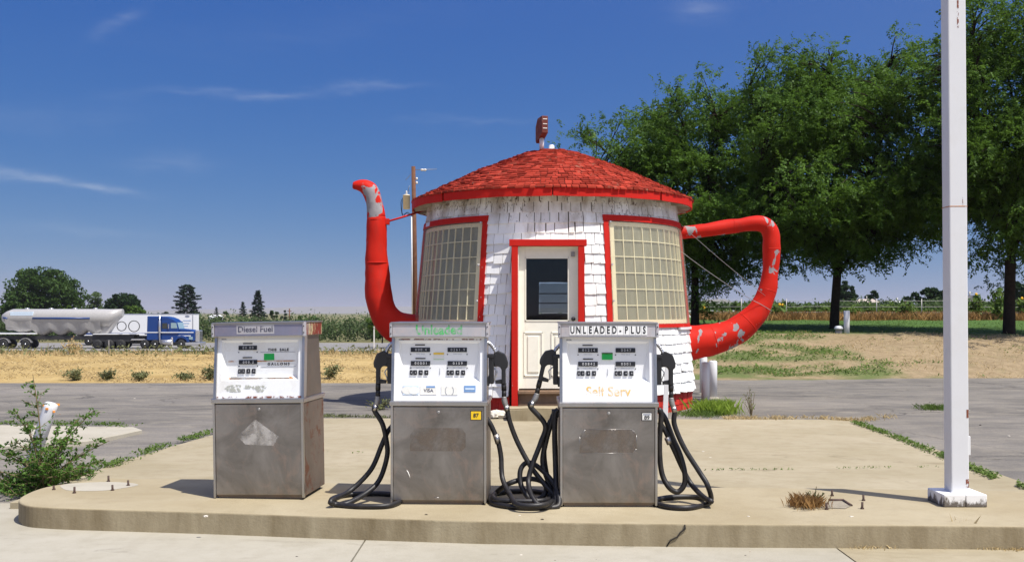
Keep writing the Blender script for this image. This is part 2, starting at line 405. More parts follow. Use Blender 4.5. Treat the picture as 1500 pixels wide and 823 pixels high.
def M_asphalt(name, a=(0.080, 0.074, 0.067), b_=(0.194, 0.176, 0.154), dust=(0.299, 0.264, 0.207)):
    m, t, b = new_mat(name); p = pos(t)
    n1 = t.noise(0.28, 6, 0.62, t.mapping(p, (.55, 1.7, 1)), dist=0.9); n2 = t.noise(2.2, 7, 0.7, t.mapping(p, (.6, 1.4, 1)), dist=0.6); n3 = t.noise(48, 4, 0.65, p)
    c = t.mix(t.ramp(n1, 0.32, 0.66), a, b_)
    c = t.mix(t.math('MULTIPLY', t.ramp(n2, 0.42, 0.72), 0.62), c, dust)
    c = t.mix(t.math('MULTIPLY', t.ramp(n3, 0.5, 0.75), 0.6), c, (0.06, 0.058, 0.056))
    c = t.mix(t.math('MULTIPLY', t.ramp(t.noise(90, 3, .6, p), 0.6, 0.75), 0.5), c, (0.42, 0.40, 0.36))
    v = t.node('ShaderNodeTexVoronoi', feature='DISTANCE_TO_EDGE'); v.inputs['Scale'].default_value = 0.33
    w = t.node('ShaderNodeVectorMath', operation='ADD'); t.put(w.inputs[0], p)
    sc = t.node('ShaderNodeVectorMath', operation='SCALE'); t.put(sc.inputs[0], t.noise(1.3, 4, 0.6, p, out=1)); sc.inputs['Scale'].default_value = 1.3
    t.put(w.inputs[1], sc.outputs[0]); t.put(v.inputs['Vector'], w.outputs[0])
    crack = t.math('SUBTRACT', 1.0, t.ramp(v.outputs['Distance'], 0.002, 0.012))
    crack = t.math('MULTIPLY', crack, t.ramp(t.noise(0.35, 3, 0.5, p), 0.45, 0.6))
    c = t.mix(t.math('MULTIPLY', crack, 0.75), c, (0.05, 0.045, 0.04))
    t.put(b.inputs['Base Color'], c); b.inputs['Roughness'].default_value = 0.82; b.inputs['Specular IOR Level'].default_value = 0.3
    t.put(b.inputs['Normal'], t.bump(t.math('SUBTRACT', n3, crack), 0.45, 0.012))
    return m
def M_ground():
    m, t, b = new_mat('field_soil'); p = pos(t)
    at = t.node('ShaderNodeAttribute'); at.attribute_name = 'zone'; sp = t.node('ShaderNodeSeparateColor'); t.put(sp.inputs[0], at.outputs['Color'])
    straw, lawn, far = sp.outputs[0], sp.outputs[1], sp.outputs[2]
    n1 = t.noise(0.7, 6, 0.62, t.mapping(p, (.7, 1.3, 1)), dist=0.5); n2 = t.noise(5, 6, 0.7, p); n3 = t.noise(30, 4, 0.6, p)
    soil = t.mix(n1, (0.261, 0.191, 0.113), (0.365, 0.283, 0.178)); soil = t.mix(t.math('MULTIPLY', t.ramp(n2, 0.40, 0.70), 0.75), soil, (0.16, 0.118, 0.066)); soil = t.mix(t.math('MULTIPLY', t.ramp(t.noise(1.7, 6, .7, p), 0.52, 0.75), 0.6), soil, (0.16, 0.15, 0.07))
    st = t.mix(t.ramp(n1, 0.3, 0.7), (0.34, 0.235, 0.09), (0.47, 0.35, 0.16)); st = t.mix(t.math('MULTIPLY', t.ramp(n2, 0.42, 0.72), 0.6), st, (0.24, 0.165, 0.075))
    st = t.mix(t.math('MULTIPLY', t.ramp(n3, 0.55, 0.75), 0.35), st, (0.15, 0.11, 0.055))
    gr = t.mix(t.ramp(n2, 0.35, 0.7), (0.05, 0.095, 0.022), (0.085, 0.15, 0.035)); gr = t.mix(t.math('MULTIPLY', t.ramp(n1, 0.6, 0.75), 0.4), gr, (0.2, 0.18, 0.07))
    fg = t.mix(t.noise(0.02, 4, 0.6, p), (0.09, 0.11, 0.05), (0.22, 0.18, 0.09))
    c = t.mix(straw, soil, st); c = t.mix(lawn, c, gr); c = t.mix(far, c, fg)
    t.put(b.inputs['Base Color'], c); b.inputs['Roughness'].default_value = 0.95; b.inputs['Specular IOR Level'].default_value = 0.1
    t.put(b.inputs['Normal'], t.bump(t.math('ADD', n2, t.math('MULTIPLY', n3, 0.4)), 0.7, 0.06))
    return m
def M_peeling_side():
    m, t, b = new_mat('peeling_header_paint'); p = pos(t)
    n = t.noise(9, 6, .7, t.mapping(p, (1, 1, .35)), dist=.5); n2 = t.noise(14, 5, .7, t.mapping(p, (1, 1, .3), loc=(3, 3, 0)))
    c = t.mix(t.ramp(n, .44, .5), (0.50, 0.43, 0.24), (0.20, 0.035, 0.022)); c = t.mix(t.ramp(n2, .52, .58), c, (0.30, 0.24, 0.20)); c = t.mix(t.ramp(n2, .40, .36), c, (0.09, 0.04, 0.03))
    t.put(b.inputs['Base Color'], c); b.inputs['Roughness'].default_value = .75; b.inputs['Specular IOR Level'].default_value = .2; return m
def M_cover():
    m, t, b = new_mat('yellowed_plastic_cover')
    p = pos(t)
    b.inputs['Base Color'].default_value = (0.60, 0.57, 0.45, 1); b.inputs['Roughness'].default_value = 0.35
    tr = t.node('ShaderNodeBsdfTransparent'); tr.inputs[0].default_value = (0.95, 0.93, 0.84, 1)
    ms = t.node('ShaderNodeMixShader')
    streak = t.noise(8, 4, 0.6, t.mapping(p, (4, 4, .2)))
    t.put(ms.inputs[0], t.math('ADD', 0.15, t.math('MULTIPLY', t.ramp(streak, 0.4, 0.8), 0.16)))
    t.put(ms.inputs[1], tr.outputs[0]); t.put(ms.inputs[2], b.outputs[0])
    t.put(t.n['Material Output'].inputs['Surface'], ms.outputs[0]); return m
def M_glass(name='clear_glass', tint=(0.75, 0.78, 0.78), refl=0.07):
    m, t, b = new_mat(name)
    gl = t.node('ShaderNodeBsdfGlossy'); gl.inputs['Roughness'].default_value = 0.03
    tr = t.node('ShaderNodeBsdfTransparent'); tr.inputs[0].default_value = (*tint, 1)
    lw = t.node('ShaderNodeLayerWeight'); lw.inputs['Blend'].default_value = 0.25
    ms = t.node('ShaderNodeMixShader'); t.put(ms.inputs[0], t.math('ADD', t.math('MULTIPLY', lw.outputs['Fresnel'], 0.5), refl * .3))
    t.put(ms.inputs[1], tr.outputs[0]); t.put(ms.inputs[2], gl.outputs[0])
    t.put(t.n['Material Output'].inputs['Surface'], ms.outputs[0]); return m
def M_worn_letters(name, col, under, lo=0.42, hi=0.55, scale=28):
    """stick-on letters partly worn away: transparent where worn"""
    m, t, b = new_mat(name); co = obj_co(t)
    n = t.noise(scale, 5, 0.65, co, dist=0.3)
    b.inputs['Base Color'].default_value = (*col, 1); b.inputs['Roughness'].default_value = 0.6
    tr = t.node('ShaderNodeBsdfTransparent'); ms = t.node('ShaderNodeMixShader')
    t.put(ms.inputs[0], t.math('MULTIPLY', t.ramp(n, hi, lo), under)); t.put(ms.inputs[1], tr.outputs[0]); t.put(ms.inputs[2], b.outputs[0])
    t.put(t.n['Material Output'].inputs['Surface'], ms.outputs[0]); return m

MAT = {}
MAT['red_pipe'] = M_red_pipe(); MAT['red'] = M_red_wood(); MAT['wall'] = M_white_wall()
MAT['under'] = M_plain('dark_sheathing', (0.14, 0.115, 0.09), 0.9)
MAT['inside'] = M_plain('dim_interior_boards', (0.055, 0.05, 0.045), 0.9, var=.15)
MAT['skirt'] = M_island('red_skirt_shingle', (0.46, 0.022, 0.014), 0.2, chip=(0.32, 0.2, 0.15), chip_lo=0.68, chip_hi=0.72)
MAT['roof'] = M_island('red_roof_shake', (0.33, 0.042, 0.025), 0.45, 0.85, 0.05, chip=(0.30, 0.15, 0.10), chip_lo=0.60, chip_hi=0.70, chip_scale=9, bump=.4)
MAT['roof_under'] = M_plain('dark_roof_base', (0.10, 0.022, 0.018), 0.9)
MAT['soffit'] = M_plain('weathered_soffit_board', (0.42, 0.37, 0.31), 0.85, var=.2, dirt=(0.14, 0.11, 0.09), dirt_amt=.7, dirt_scale=5)
MAT['cream'] = M_plain('cream_door_paint', (0.84, 0.81, 0.70), 0.45, var=.03, dirt=(0.5, 0.44, 0.33), dirt_amt=.25)
MAT['muntin'] = M_plain('cream_muntin_paint', (0.82, 0.77, 0.60), 0.5, var=.03)
MAT['pane'] = M_plain('dusty_window_pane', (0.19, 0.19, 0.155), 0.22, var=.2, scale=1.6)
MAT['peeling_side'] = M_peeling_side(); MAT['cover'] = M_cover(); MAT['glass'] = M_glass()
MAT['oldwood'] = M_plain('weathered_brown_wood', (0.20, 0.125, 0.075), 0.85, var=.35, scale=5, bump=.4)
MAT['blackmetal'] = M_plain('black_metal', (0.02, 0.02, 0.022), 0.4)
MAT['whitepaint'] = M_plain('white_metal_paint', (0.64, 0.645, 0.66), 0.42, var=.02, dirt=(0.5, 0.46, 0.40), dirt_amt=.25)
MAT['rust'] = M_plain('rusty_iron', (0.075, 0.045, 0.035), 0.85, var=.3, scale=30)
MAT['rust_red'] = M_plain('rusted_red_sign_metal', (0.13, 0.024, 0.016), 0.8, var=.3, scale=9, dirt=(0.30, 0.22, 0.18), dirt_amt=.7, dirt_scale=9)
MAT['slab'] = M_concrete('beige_slab_concrete', (0.287, 0.244, 0.157), (0.357, 0.309, 0.217), (0.235, 0.187, 0.113), big=.5, speck=.22)
MAT['pave'] = M_concrete('pale_pavement_concrete', (0.318, 0.291, 0.228), (0.374, 0.348, 0.287), (0.252, 0.226, 0.170), big=.4, speck=.35)
MAT['patch'] = M_concrete('pale_concrete_patch', (0.348, 0.318, 0.252), (0.409, 0.378, 0.313), (0.287, 0.257, 0.200), big=.3, speck=.3)
MAT['kerb'] = M_kerb_face(); MAT['asphalt'] = M_asphalt('worn_asphalt')
MAT['road'] = M_asphalt('highway_asphalt', (0.16, 0.155, 0.15), (0.22, 0.21, 0.2), (0.27, 0.25, 0.22))
MAT['ground'] = M_ground()
MAT['steel'] = M_steel('brushed_steel'); MAT['steel_side'] = M_steel('dull_side_steel', (0.24, 0.20, 0.165), 0.5, .3, metal=.85)
MAT['steel_rust'] = M_steel('rusted_side_steel', (0.25, 0.20, 0.165), 0.5, .3, rust=.14, metal=.8)
MAT['chrome'] = M_steel('bright_trim_steel', (0.46, 0.45, 0.44), 0.28, .12)
MAT['header'] = M_steel('pale_header_aluminium', (0.52, 0.51, 0.53), 0.5, .10, metal=.55)
MAT['header_blue'] = M_steel('bluish_header_aluminium', (0.27, 0.27, 0.36), 0.45, .15, metal=.6)
MAT['enamel'] = M_plain('white_dial_enamel', (0.83, 0.84, 0.85), 0.30, var=.02, scale=3, dirt=(0.6, 0.57, 0.5), dirt_amt=.25, dirt_scale=4)
MAT['enamel_old'] = M_plain('stained_white_enamel', (0.80, 0.81, 0.81), 0.35, var=.03, dirt=(0.52, 0.46, 0.36), dirt_amt=.5, dirt_scale=5)
MAT['black'] = M_plain('black_plastic', (0.016, 0.016, 0.018), 0.38, var=.2)
MAT['rubber'] = M_plain('black_hose_rubber', (0.010, 0.009, 0.010), 0.5, var=.3, scale=9, dirt=(0.07, 0.058, 0.045), dirt_amt=.5, dirt_scale=12)
MAT['digit'] = M_plain('pale_digit_paint', (0.58, 0.58, 0.6), 0.6)
MAT['ink'] = M_plain('black_ink', (0.02, 0.02, 0.022), 0.6)
MAT['tile'] = M_plain('white_letter_tile', (0.86, 0.86, 0.84), 0.4, var=.02)
MAT['green_l'] = M_worn_letters('worn_green_letter', (0.10, 0.55, 0.16), 0.85, 0.40, 0.62, 20)
MAT['orange_l'] = M_worn_letters('worn_orange_letter', (0.86, 0.52, 0.10), 0.95, 0.36, 0.60, 9)
MAT['faint_l'] = M_worn_letters('faded_yellow_letter', (0.88, 0.72, 0.36), 0.55, 0.42, 0.58, 24)
MAT['blue_l'] = M_worn_letters('worn_dark_letter', (0.07, 0.07, 0.11), 0.9, 0.5, 0.66, 20)
MAT['green_s'] = M_plain('green_sticker', (0.01, 0.42, 0.07), 0.5)
MAT['yellow_s'] = M_plain('yellow_sticker', (0.85, 0.55, 0.01), 0.5)
MAT['paper'] = M_plain('white_paper_sticker', (0.78, 0.77, 0.72), 0.6)
MAT['blue_s'] = M_plain('blue_sticker', (0.16, 0.30, 0.55), 0.5)
MAT['palesticker'] = M_plain('pale_blue_sticker', (0.55, 0.66, 0.78), 0.5)
MAT['greyprint'] = M_plain('grey_print', (0.22, 0.24, 0.30), 0.6)
MAT['rust_stain'] = M_worn_letters('rust_streak', (0.50, 0.20, 0.045), 0.95, 0.40, 0.60, 14)
MAT['rust_edge'] = M_worn_letters('dark_rust_streak', (0.22, 0.06, 0.03), 0.95, 0.47, 0.52, 22)
MAT['scuff'] = M_worn_letters('grey_paint_scuff', (0.42, 0.43, 0.38), 0.9, 0.49, 0.55, 46)
MAT['polish'] = M_worn_letters('pale_rubbed_patch', (0.62, 0.59, 0.55), 0.6, 0.40, 0.62, 9)
MAT['smudge'] = M_worn_letters('brown_sticker_ghost', (0.17, 0.13, 0.095), 0.55, 0.40, 0.66, 8)
MAT['bark'] = M_plain('dark_bark', (0.032, 0.024, 0.019), 0.95, var=.35, scale=9, bump=.8, spec=.1)
MAT['polewood'] = M_plain('brown_pole_wood', (0.14, 0.068, 0.042), 0.9, var=.25, scale=7, spec=.1)
MAT['locust'] = M_leaf('locust_leaf', (0.026, 0.066, 0.009), (0.108, 0.195, 0.028), .34)
MAT['leaf_mid'] = M_leaf('broad_leaf', (0.022, 0.052, 0.012), (0.066, 0.115, 0.024), .25)
MAT['leaf_dark'] = M_leaf('dark_leaf', (0.012, 0.030, 0.010), (0.034, 0.065, 0.020), .2)
MAT['leaf_bright'] = M_leaf('bright_leaf', (0.05, 0.10, 0.02), (0.12, 0.19, 0.03), .35)
MAT['needle'] = M_leaf('conifer_needle', (0.010, 0.024, 0.014), (0.028, 0.052, 0.026), .1)
MAT['orchard'] = M_leaf('orchard_leaf', (0.042, 0.074, 0.026), (0.115, 0.16, 0.058), .28)
MAT['sapling'] = M_leaf('sapling_leaf', (0.04, 0.10, 0.018), (0.12, 0.22, 0.04), .38)
MAT['weed'] = M_leaf('weed_leaf', (0.06, 0.11, 0.025), (0.15, 0.22, 0.05), .35)
MAT['brightweed'] = M_leaf('bright_grass_blade', (0.13, 0.22, 0.03), (0.28, 0.38, 0.06), .4)
MAT['greyweed'] = M_leaf('dusty_weed_leaf', (0.09, 0.11, 0.05), (0.19, 0.20, 0.09), .25)
MAT['straw'] = M_leaf('dry_grass_blade', (0.34, 0.24, 0.10), (0.60, 0.49, 0.28), .3, .8)
MAT['brownweed'] = M_leaf('brown_dry_weed', (0.20, 0.10, 0.035), (0.40, 0.25, 0.10), .25, .8)
MAT['petal'] = M_plain('yellow_petal', (0.75, 0.42, 0.01), 0.7)
MAT['stem'] = M_plain('weed_stem', (0.16, 0.12, 0.06), 0.9)
MAT['wire'] = M_plain('grey_wire', (0.30, 0.29, 0.28), 0.5, metal=.5)
MAT['truck_blue'] = M_plain('blue_truck_paint', (0.006, 0.042, 0.19), 0.3, var=.03)
MAT['truck_white'] = M_plain('white_truck_paint', (0.80, 0.80, 0.80), 0.3, var=.02)
MAT['tank'] = M_plain('grey_white_tank_paint', (0.36, 0.35, 0.34), 0.4, var=.12)
MAT['tyre'] = M_plain('tyre_rubber', (0.018, 0.018, 0.018), 0.8)
MAT['alloy'] = M_plain('bright_alloy', (0.62, 0.62, 0.63), 0.3, metal=.8)
MAT['chassis'] = M_plain('dark_chassis', (0.025, 0.024, 0.024), 0.6)
MAT['darkglass'] = M_plain('dark_truck_glass', (0.03, 0.04, 0.045), 0.08)
MAT['windshield'] = M_plain('pale_windscreen', (0.25, 0.36, 0.40), 0.1)
MAT['greyroof'] = M_plain('grey_roof_shingle', (0.17, 0.165, 0.16), 0.9)
MAT['tanroof'] = M_plain('tan_roof', (0.42, 0.35, 0.30), 0.8)
MAT['transformer'] = M_plain('cream_transformer_paint', (0.62, 0.56, 0.44), 0.5)
MAT['ceramic'] = M_plain('grey_ceramic', (0.62, 0.6, 0.57), 0.3)
MAT['hill'] = M_plain('dry_hill_grass', (0.20, 0.18, 0.15), 0.95, var=.1, scale=.002)
MAT['dirtfill'] = M_plain('grey_dirt_fill', (0.27, 0.235, 0.175), 0.95, var=.2, scale=20, bump=.6)
MAT['stone'] = M_plain('crumbled_mortar', (0.60, 0.55, 0.47), 0.9, var=.2, scale=14, bump=.6)
MAT['orange_paint'] = M_plain('orange_cap_paint', (0.75, 0.28, 0.04), 0.6)

# ------------------------------------------------------------------ terrain and paving
def sstep(a, b, x):
    t = min(1, max(0, (x - a) / (b - a))); return t * t * (3 - 2 * t)
def lerp(a, b, t): return a + (b - a) * t
def pl(x, pts):
    if x <= pts[0][0]: return pts[0][1]
    for (a, u), (b, v) in zip(pts, pts[1:]):
        if x <= b: return u + (v - u) * (x - a) / (b - a)
    return pts[-1][1]
LEFT = [(0, 0), (8.4, 0), (14, .05), (22.2, .05), (24, .14), (27, .24), (30, .31), (32, .28), (40, -.15), (60, -1.0), (100, -2.6), (140, -2.65), (12000, -2.65)]
RIGHT = [(0, 0), (8.4, 0), (14, .05), (23.9, .05), (24.6, .16), (27, .50), (30, .86), (31.5, .94), (36, 1.06), (46, 1.22), (60, 1.35), (120, 1.35), (300, 0), (700, -2.6), (12000, -2.65)]
def bank_mix(x, y): return sstep(-.05, .15, x / max(y, 1))
def terrain(x, y, rough=True):
    if y < 8.4: return 0.0
    s = bank_mix(x, y)
    z = lerp(pl(y, LEFT), pl(y, RIGHT), s)
    if rough and y > 22.6:
        k = sstep(22.6, 24.5, y) * (1 - sstep(60, 100, y))
        z += k * (mnoise.noise((x * .45, y * .7, 3)) * .055 + mnoise.noise((x * 1.7, y * 2.1, 8)) * .022)
        z += s * k * (1 - sstep(30, 33, y)) * (mnoise.noise((x * .30, y * .5, 1)) * .15 + abs(mnoise.noise((x * .9, y * .8, 6))) * .10)
    return z
def make_ground():
    nx, ny = 300, 320
    xs = [8 * math.sinh(7.2 * (2 * i / (nx - 1) - 1)) * .9 for i in range(nx)]
    ys = [-400, -200, -100, -50, -20, -8, 0, 6] + [8 + 0.3 * i for i in range(60)]
    y = ys[-1]; st = 0.3
    while y < 9000: st *= 1.022; y += st; ys.append(y)
    ny = len(ys); V = []; zone = []
    for y in ys:
        for x in xs:
            V.append((x, y, terrain(x, y) - (.02 if y < 23.5 else 0)))
            s = bank_mix(x, y)
            straw = 1 - s
            n = mnoise.noise((x * .22, y * .4, 5)) * .9 + mnoise.noise((x * .8, y * 1.1, 2)) * .5
            lawn = s * sstep(30.2, 31.8, y + n * .7)
            g = s * (1 - sstep(29, 31, y)) * sstep(.05, .4, n + .75 * (1 - sstep(8.2, 11.2, x)) - .38 + .25 * (1 - sstep(25, 27, y)) - .5 * sstep(11, 13, x)) * .75
            far = sstep(70, 160, y)
            g *= sstep(-.25, .15, mnoise.noise((x * .9, y * 1.5, 31))); zone.append((straw, max(lawn, g), far, 1))
    f = [(j * nx + i, j * nx + i + 1, (j + 1) * nx + i + 1, (j + 1) * nx + i) for j in range(ny - 1) for i in range(nx - 1)]
    me = bpy.data.meshes.new('ground'); me.from_pydata(V, [], f)
    a = me.color_attributes.new('zone', 'FLOAT_COLOR', 'POINT'); a.data.foreach_set('color', [c for z in zone for c in z])
    me.polygons.foreach_set('use_smooth', [True] * len(f)); me.materials.append(MAT['ground'])
    o = bpy.data.objects.new('ground', me); COL.objects.link(o); tag(o, 'dry straw field and rising bank around the fuel station', kind='structure')
make_ground()

def sheet(name, poly, z, mat, thick=0.05, label=None, bev=0.0, kind='structure'):
    bm = bmesh.new()
    f = bm.faces.new([bm.verts.new((p[0], p[1], z(p[0], p[1]) if callable(z) else z)) for p in poly])
    r = bmesh.ops.extrude_face_region(bm, geom=[f])
    for g in r['geom']:
        if isinstance(g, bmesh.types.BMVert): g.co.z -= thick
    bmesh.ops.recalc_face_normals(bm, faces=bm.faces)
    if bev:
        top = [e for e in bm.edges if all(abs(v.co.z - (z if not callable(z) else z(v.co.x, v.co.y))) < 1e-5 for v in e.verts)]
        bmesh.ops.bevel(bm, geom=top, offset=bev, segments=3, affect='EDGES', profile=0.5)
    mb = MB(); mb.bm(bm); o = mb.build(name, mat); tag(o, label, None, None, kind); return o

ISL = 0.17; SLAB = 0.065
# front edge of the island strip, traced along its top edge
front = [G(px, py, ISL) for px, py in ((120, 744), (300, 749), (500, 756), (700, 762), (900, 765), (1100, 767), (1300, 768), (1500, 770))]
endl = [G(px, py, ISL) for px, py in ((158, 700), (110, 706), (66, 713), (38, 723), (27, 732), (38, 739), (70, 742))]
back = [(4.9, 8.05), (2.36, 8.25), (0.6, 8.33), (-1.24, 8.47), (-2.6, 8.70)]
island_poly = [(p.x, p.y) for p in front] + [(4.9, 6.80)] + back + [(p.x, p.y) for p in smooth_path([Vector((-3.30, 8.72, ISL))] + endl + [front[0]], 5)[:-1]]
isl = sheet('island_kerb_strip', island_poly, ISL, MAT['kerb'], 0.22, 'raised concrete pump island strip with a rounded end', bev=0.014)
# back slab, split by joints
def slab_piece(poly, n): return sheet('slab', poly, SLAB, MAT['slab'], 0.10, 'beige concrete slab behind the pump island', bev=0.006)
yj = 10.05
slab_piece([(-4.02, 8.2), (4.55, 7.9), (4.60, yj - .004), (-4.0, yj + .196)], 0)
slab_piece([(-4.0, yj + .204), (4.60, yj + .004), (4.72, 11.35), (-3.88, 11.5)], 1)
slab_piece([(-3.88, 11.508), (4.72, 11.358), (4.80, 14.55), (-3.45, 14.75)], 2)
sheet('pavement', [(-40, -12), (-1.02, -12), (-1.02, 6.98), (-1.02, 7.1), (-3, 8.45), (-40, 8.45)], 0.012, MAT['pave'], .05, 'pale concrete apron in front of the island')
sheet('pavement', [(-1.008, -12), (2.16, -12), (2.16, 7.4), (-1.008, 7.4)], 0.012, MAT['pave'], .05, 'pale concrete apron in front of the island')
sheet('pavement', [(2.172, -12), (40, -12), (40, 8.3), (5, 7.4), (2.172, 7.4)], 0.012, MAT['slab'], .05, 'tan concrete apron in front of the island')
def lot():
    xs = [-60, -40, -25, -15, -10, -7, -4, -2, 0, 2, 4, 7, 10, 15, 25, 40, 60]
    ys = [7.9, 8.4, 9.5, 11, 12.5, 14, 17, 20, 21.5]
    V = []; 
    for y in ys:
        for x in xs: V.append((x, y, terrain(x, y, False) + .004))
    for x in xs:
        ye = 22.25 + 1.65 * sstep(-1.1, 3.5, x); V.append((x, ye, .055))
    n = len(xs); f = [(j * n + i, j * n + i + 1, (j + 1) * n + i + 1, (j + 1) * n + i) for j in range(len(ys)) for i in range(n - 1)]
    mb = MB(); mb.add(V, f); o = mb.build('asphalt_lot', MAT['asphalt']); tag(o, 'worn grey asphalt lot around the slab', None, None, 'structure')
lot()
# pale concrete divider out on the asphalt, left
tip = [G(px, py, .09) for px, py in ((0, 653), (60, 650), (130, 645), (185, 634), (208, 629), (196, 625), (120, 624), (0, 622))]
sheet('traffic_divider', [(-16, tip[0].y - .2)] + [(p.x, p.y) for p in tip] + [(-16, tip[-1].y + .1)], .09, MAT['patch'], .08, 'flat pale concrete divider ending in a point on the asphalt', bev=.01)
# highway down in the flat
hw = MB(); X0, X1 = -420, 420
hw.add([(X0, 110, -2.52), (X1, 110, -2.52), (X1, 140, -2.52), (X0, 140, -2.52)], [(0, 1, 2, 3)])
tag(hw.build('highway', MAT['road']), 'two lane highway crossing the flat behind the dry field', None, None, 'structure')
ln = MB(); ln.add([(X0, 112.4, -2.515), (X1, 112.4, -2.515), (X1, 112.75, -2.515), (X0, 112.75, -2.515)], [(0, 1, 2, 3)])
ln.add([(X0, 136, -2.515), (X1, 136, -2.515), (X1, 136.3, -2.515), (X0, 136.3, -2.515)], [(0, 1, 2, 3)])
tag(ln.build('road_marking', MAT['truck_white']), 'white edge line along the highway', None, None, 'structure')
# far hills
def hills():
    V = []; f = []; n = 240
    for i in range(n + 1):
        x = -9000 + 18000 * i / n
        h = 22 + 16 * mnoise.noise((x * .0006, 1.3, 0)) + 7 * mnoise.noise((x * .002, 5, 0)) + 26 * math.exp(-((x + 1250) / 900) ** 2)
        for k, (dy, m) in enumerate(((0, 0), (500, .55), (1100, 1), (2200, .9), (3000, 0))):
            V.append((x, 6000 + dy, -3 + max(2, h) * m))
    for i in range(n):
        for k in range(4): a = i * 5 + k; f.append((a, a + 5, a + 6, a + 1))
    mb = MB(); mb.add(V, f, True); tag(mb.build('hills', MAT['hill']), 'low far hills on the horizon', None, None, 'structure')
hills()
# ------------------------------------------------------------------ the teapot building
CX, CY = 0.667, 17.26
BASE = SLAB - .01
pot = empty('teapot_building', (CX, CY, BASE), label='white shingled building shaped like a teapot with red cone roof, spout and handle', cat='building')
PI_ = Matrix.Translation((-CX, -CY, -BASE))
def cp(th, r, z): return Vector((CX + r * math.sin(R(th)), CY - r * math.cos(R(th)), z))
def RW(z):
    return pl(z, [(0, 2.29), (.338, 2.32), (.342, 2.375), (.6, 2.335), (1.5, 2.25), (2.9, 2.125), (3.1, 2.09), (3.42, 2.07)])
WT = 0.12
DOOR = (-17.6, 10.4, 2.63); WL = (-86, -31.0); WRr = (21.0, 82); WZ = (1.36, 3.03); BW = (169, 184.3, 1.58, 2.13)
def holes(z):
    h = []
    if z < DOOR[2]: h.append((DOOR[0], DOOR[1]))
    if WZ[0] < z < WZ[1]: h += [WL, WRr]
    if BW[2] < z < BW[3]: h.append((BW[0], BW[1]))
    return h
def cut(a, b, z0, z1, pad=0.0):
    segs = [(a, b)]
    for zz in (z0 + .012, z1 - .012):
        for (h0, h1) in holes(zz):
            out = []
            for (s0, s1) in segs:
                for off in (-360, 0, 360):
                    pass
                if s1 <= h0 or s0 >= h1: out.append((s0, s1))
                else:
                    if s0 < h0: out.append((s0, h0))
                    if s1 > h1: out.append((h1, s1))
            segs = out
    return [(a_, b_) for a_, b_ in segs if b_ - a_ > .5]
def shell(r_off, mat, name, z_list):
    mb = MB()
    for z0, z1 in zip(z_list, z_list[1:]):
        zm0, zm1 = z0, z1
        th = -90.0
        edges = sorted(set([-90 + 3 * i for i in range(121)] + [x for h in (WL, WRr, (DOOR[0], DOOR[1]), (BW[0], BW[1])) for x in h]))
        for a, b in zip(edges, edges[1:]):
            mid = (a + b) / 2; zz = (z0 + z1) / 2
            if any(h0 < mid < h1 for h0, h1 in holes(zz)): continue
            mb.add([cp(a, RW(z0) + r_off, z0), cp(b, RW(z0) + r_off, z0), cp(b, RW(z1) + r_off, z1), cp(a, RW(z1) + r_off, z1)], [(0, 1, 2, 3)])
    return mb
ZL = sorted([BASE, .338, .342, .9, 1.36, 1.56, 2.16, 2.63, 3.03, 3.42, 2.0, 1.2, 2.4])
mbs = shell(0, None, '', ZL)
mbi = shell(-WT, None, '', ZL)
# reveals of the openings
for (h0, h1, z0, z1) in ((DOOR[0], DOOR[1], BASE, DOOR[2]), (WL[0], WL[1], WZ[0], WZ[1]), (WRr[0], WRr[1], WZ[0], WZ[1]), BW):
    for th in (h0, h1):
        mbs.add([cp(th, RW(z0), z0), cp(th, RW(z0) - WT, z0), cp(th, RW(z1) - WT, z1), cp(th, RW(z1), z1)], [(0, 1, 2, 3)])
    n = max(2, int((h1 - h0) / 4)); 
    for zz in (z0, z1):
        for i in range(n):
            a = lerp(h0, h1, i / n); b = lerp(h0, h1, (i + 1) / n)
            mbs.add([cp(a, RW(zz), zz), cp(b, RW(zz), zz), cp(b, RW(zz) - WT, zz), cp(a, RW(zz) - WT, zz)], [(0, 1, 2, 3)])
mbs.build('sheathing', MAT['under'], pot, PI_, recalc=False)
fl = MB(); fl.add([cp(a, 2.2, BASE + .28) for a in range(-180, 180, 12)], [tuple(range(30))]); 
o = 0
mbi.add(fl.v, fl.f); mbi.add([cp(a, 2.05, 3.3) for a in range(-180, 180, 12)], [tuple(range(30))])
mbi.build('interior_lining', MAT['inside'], pot, PI_, recalc=False)

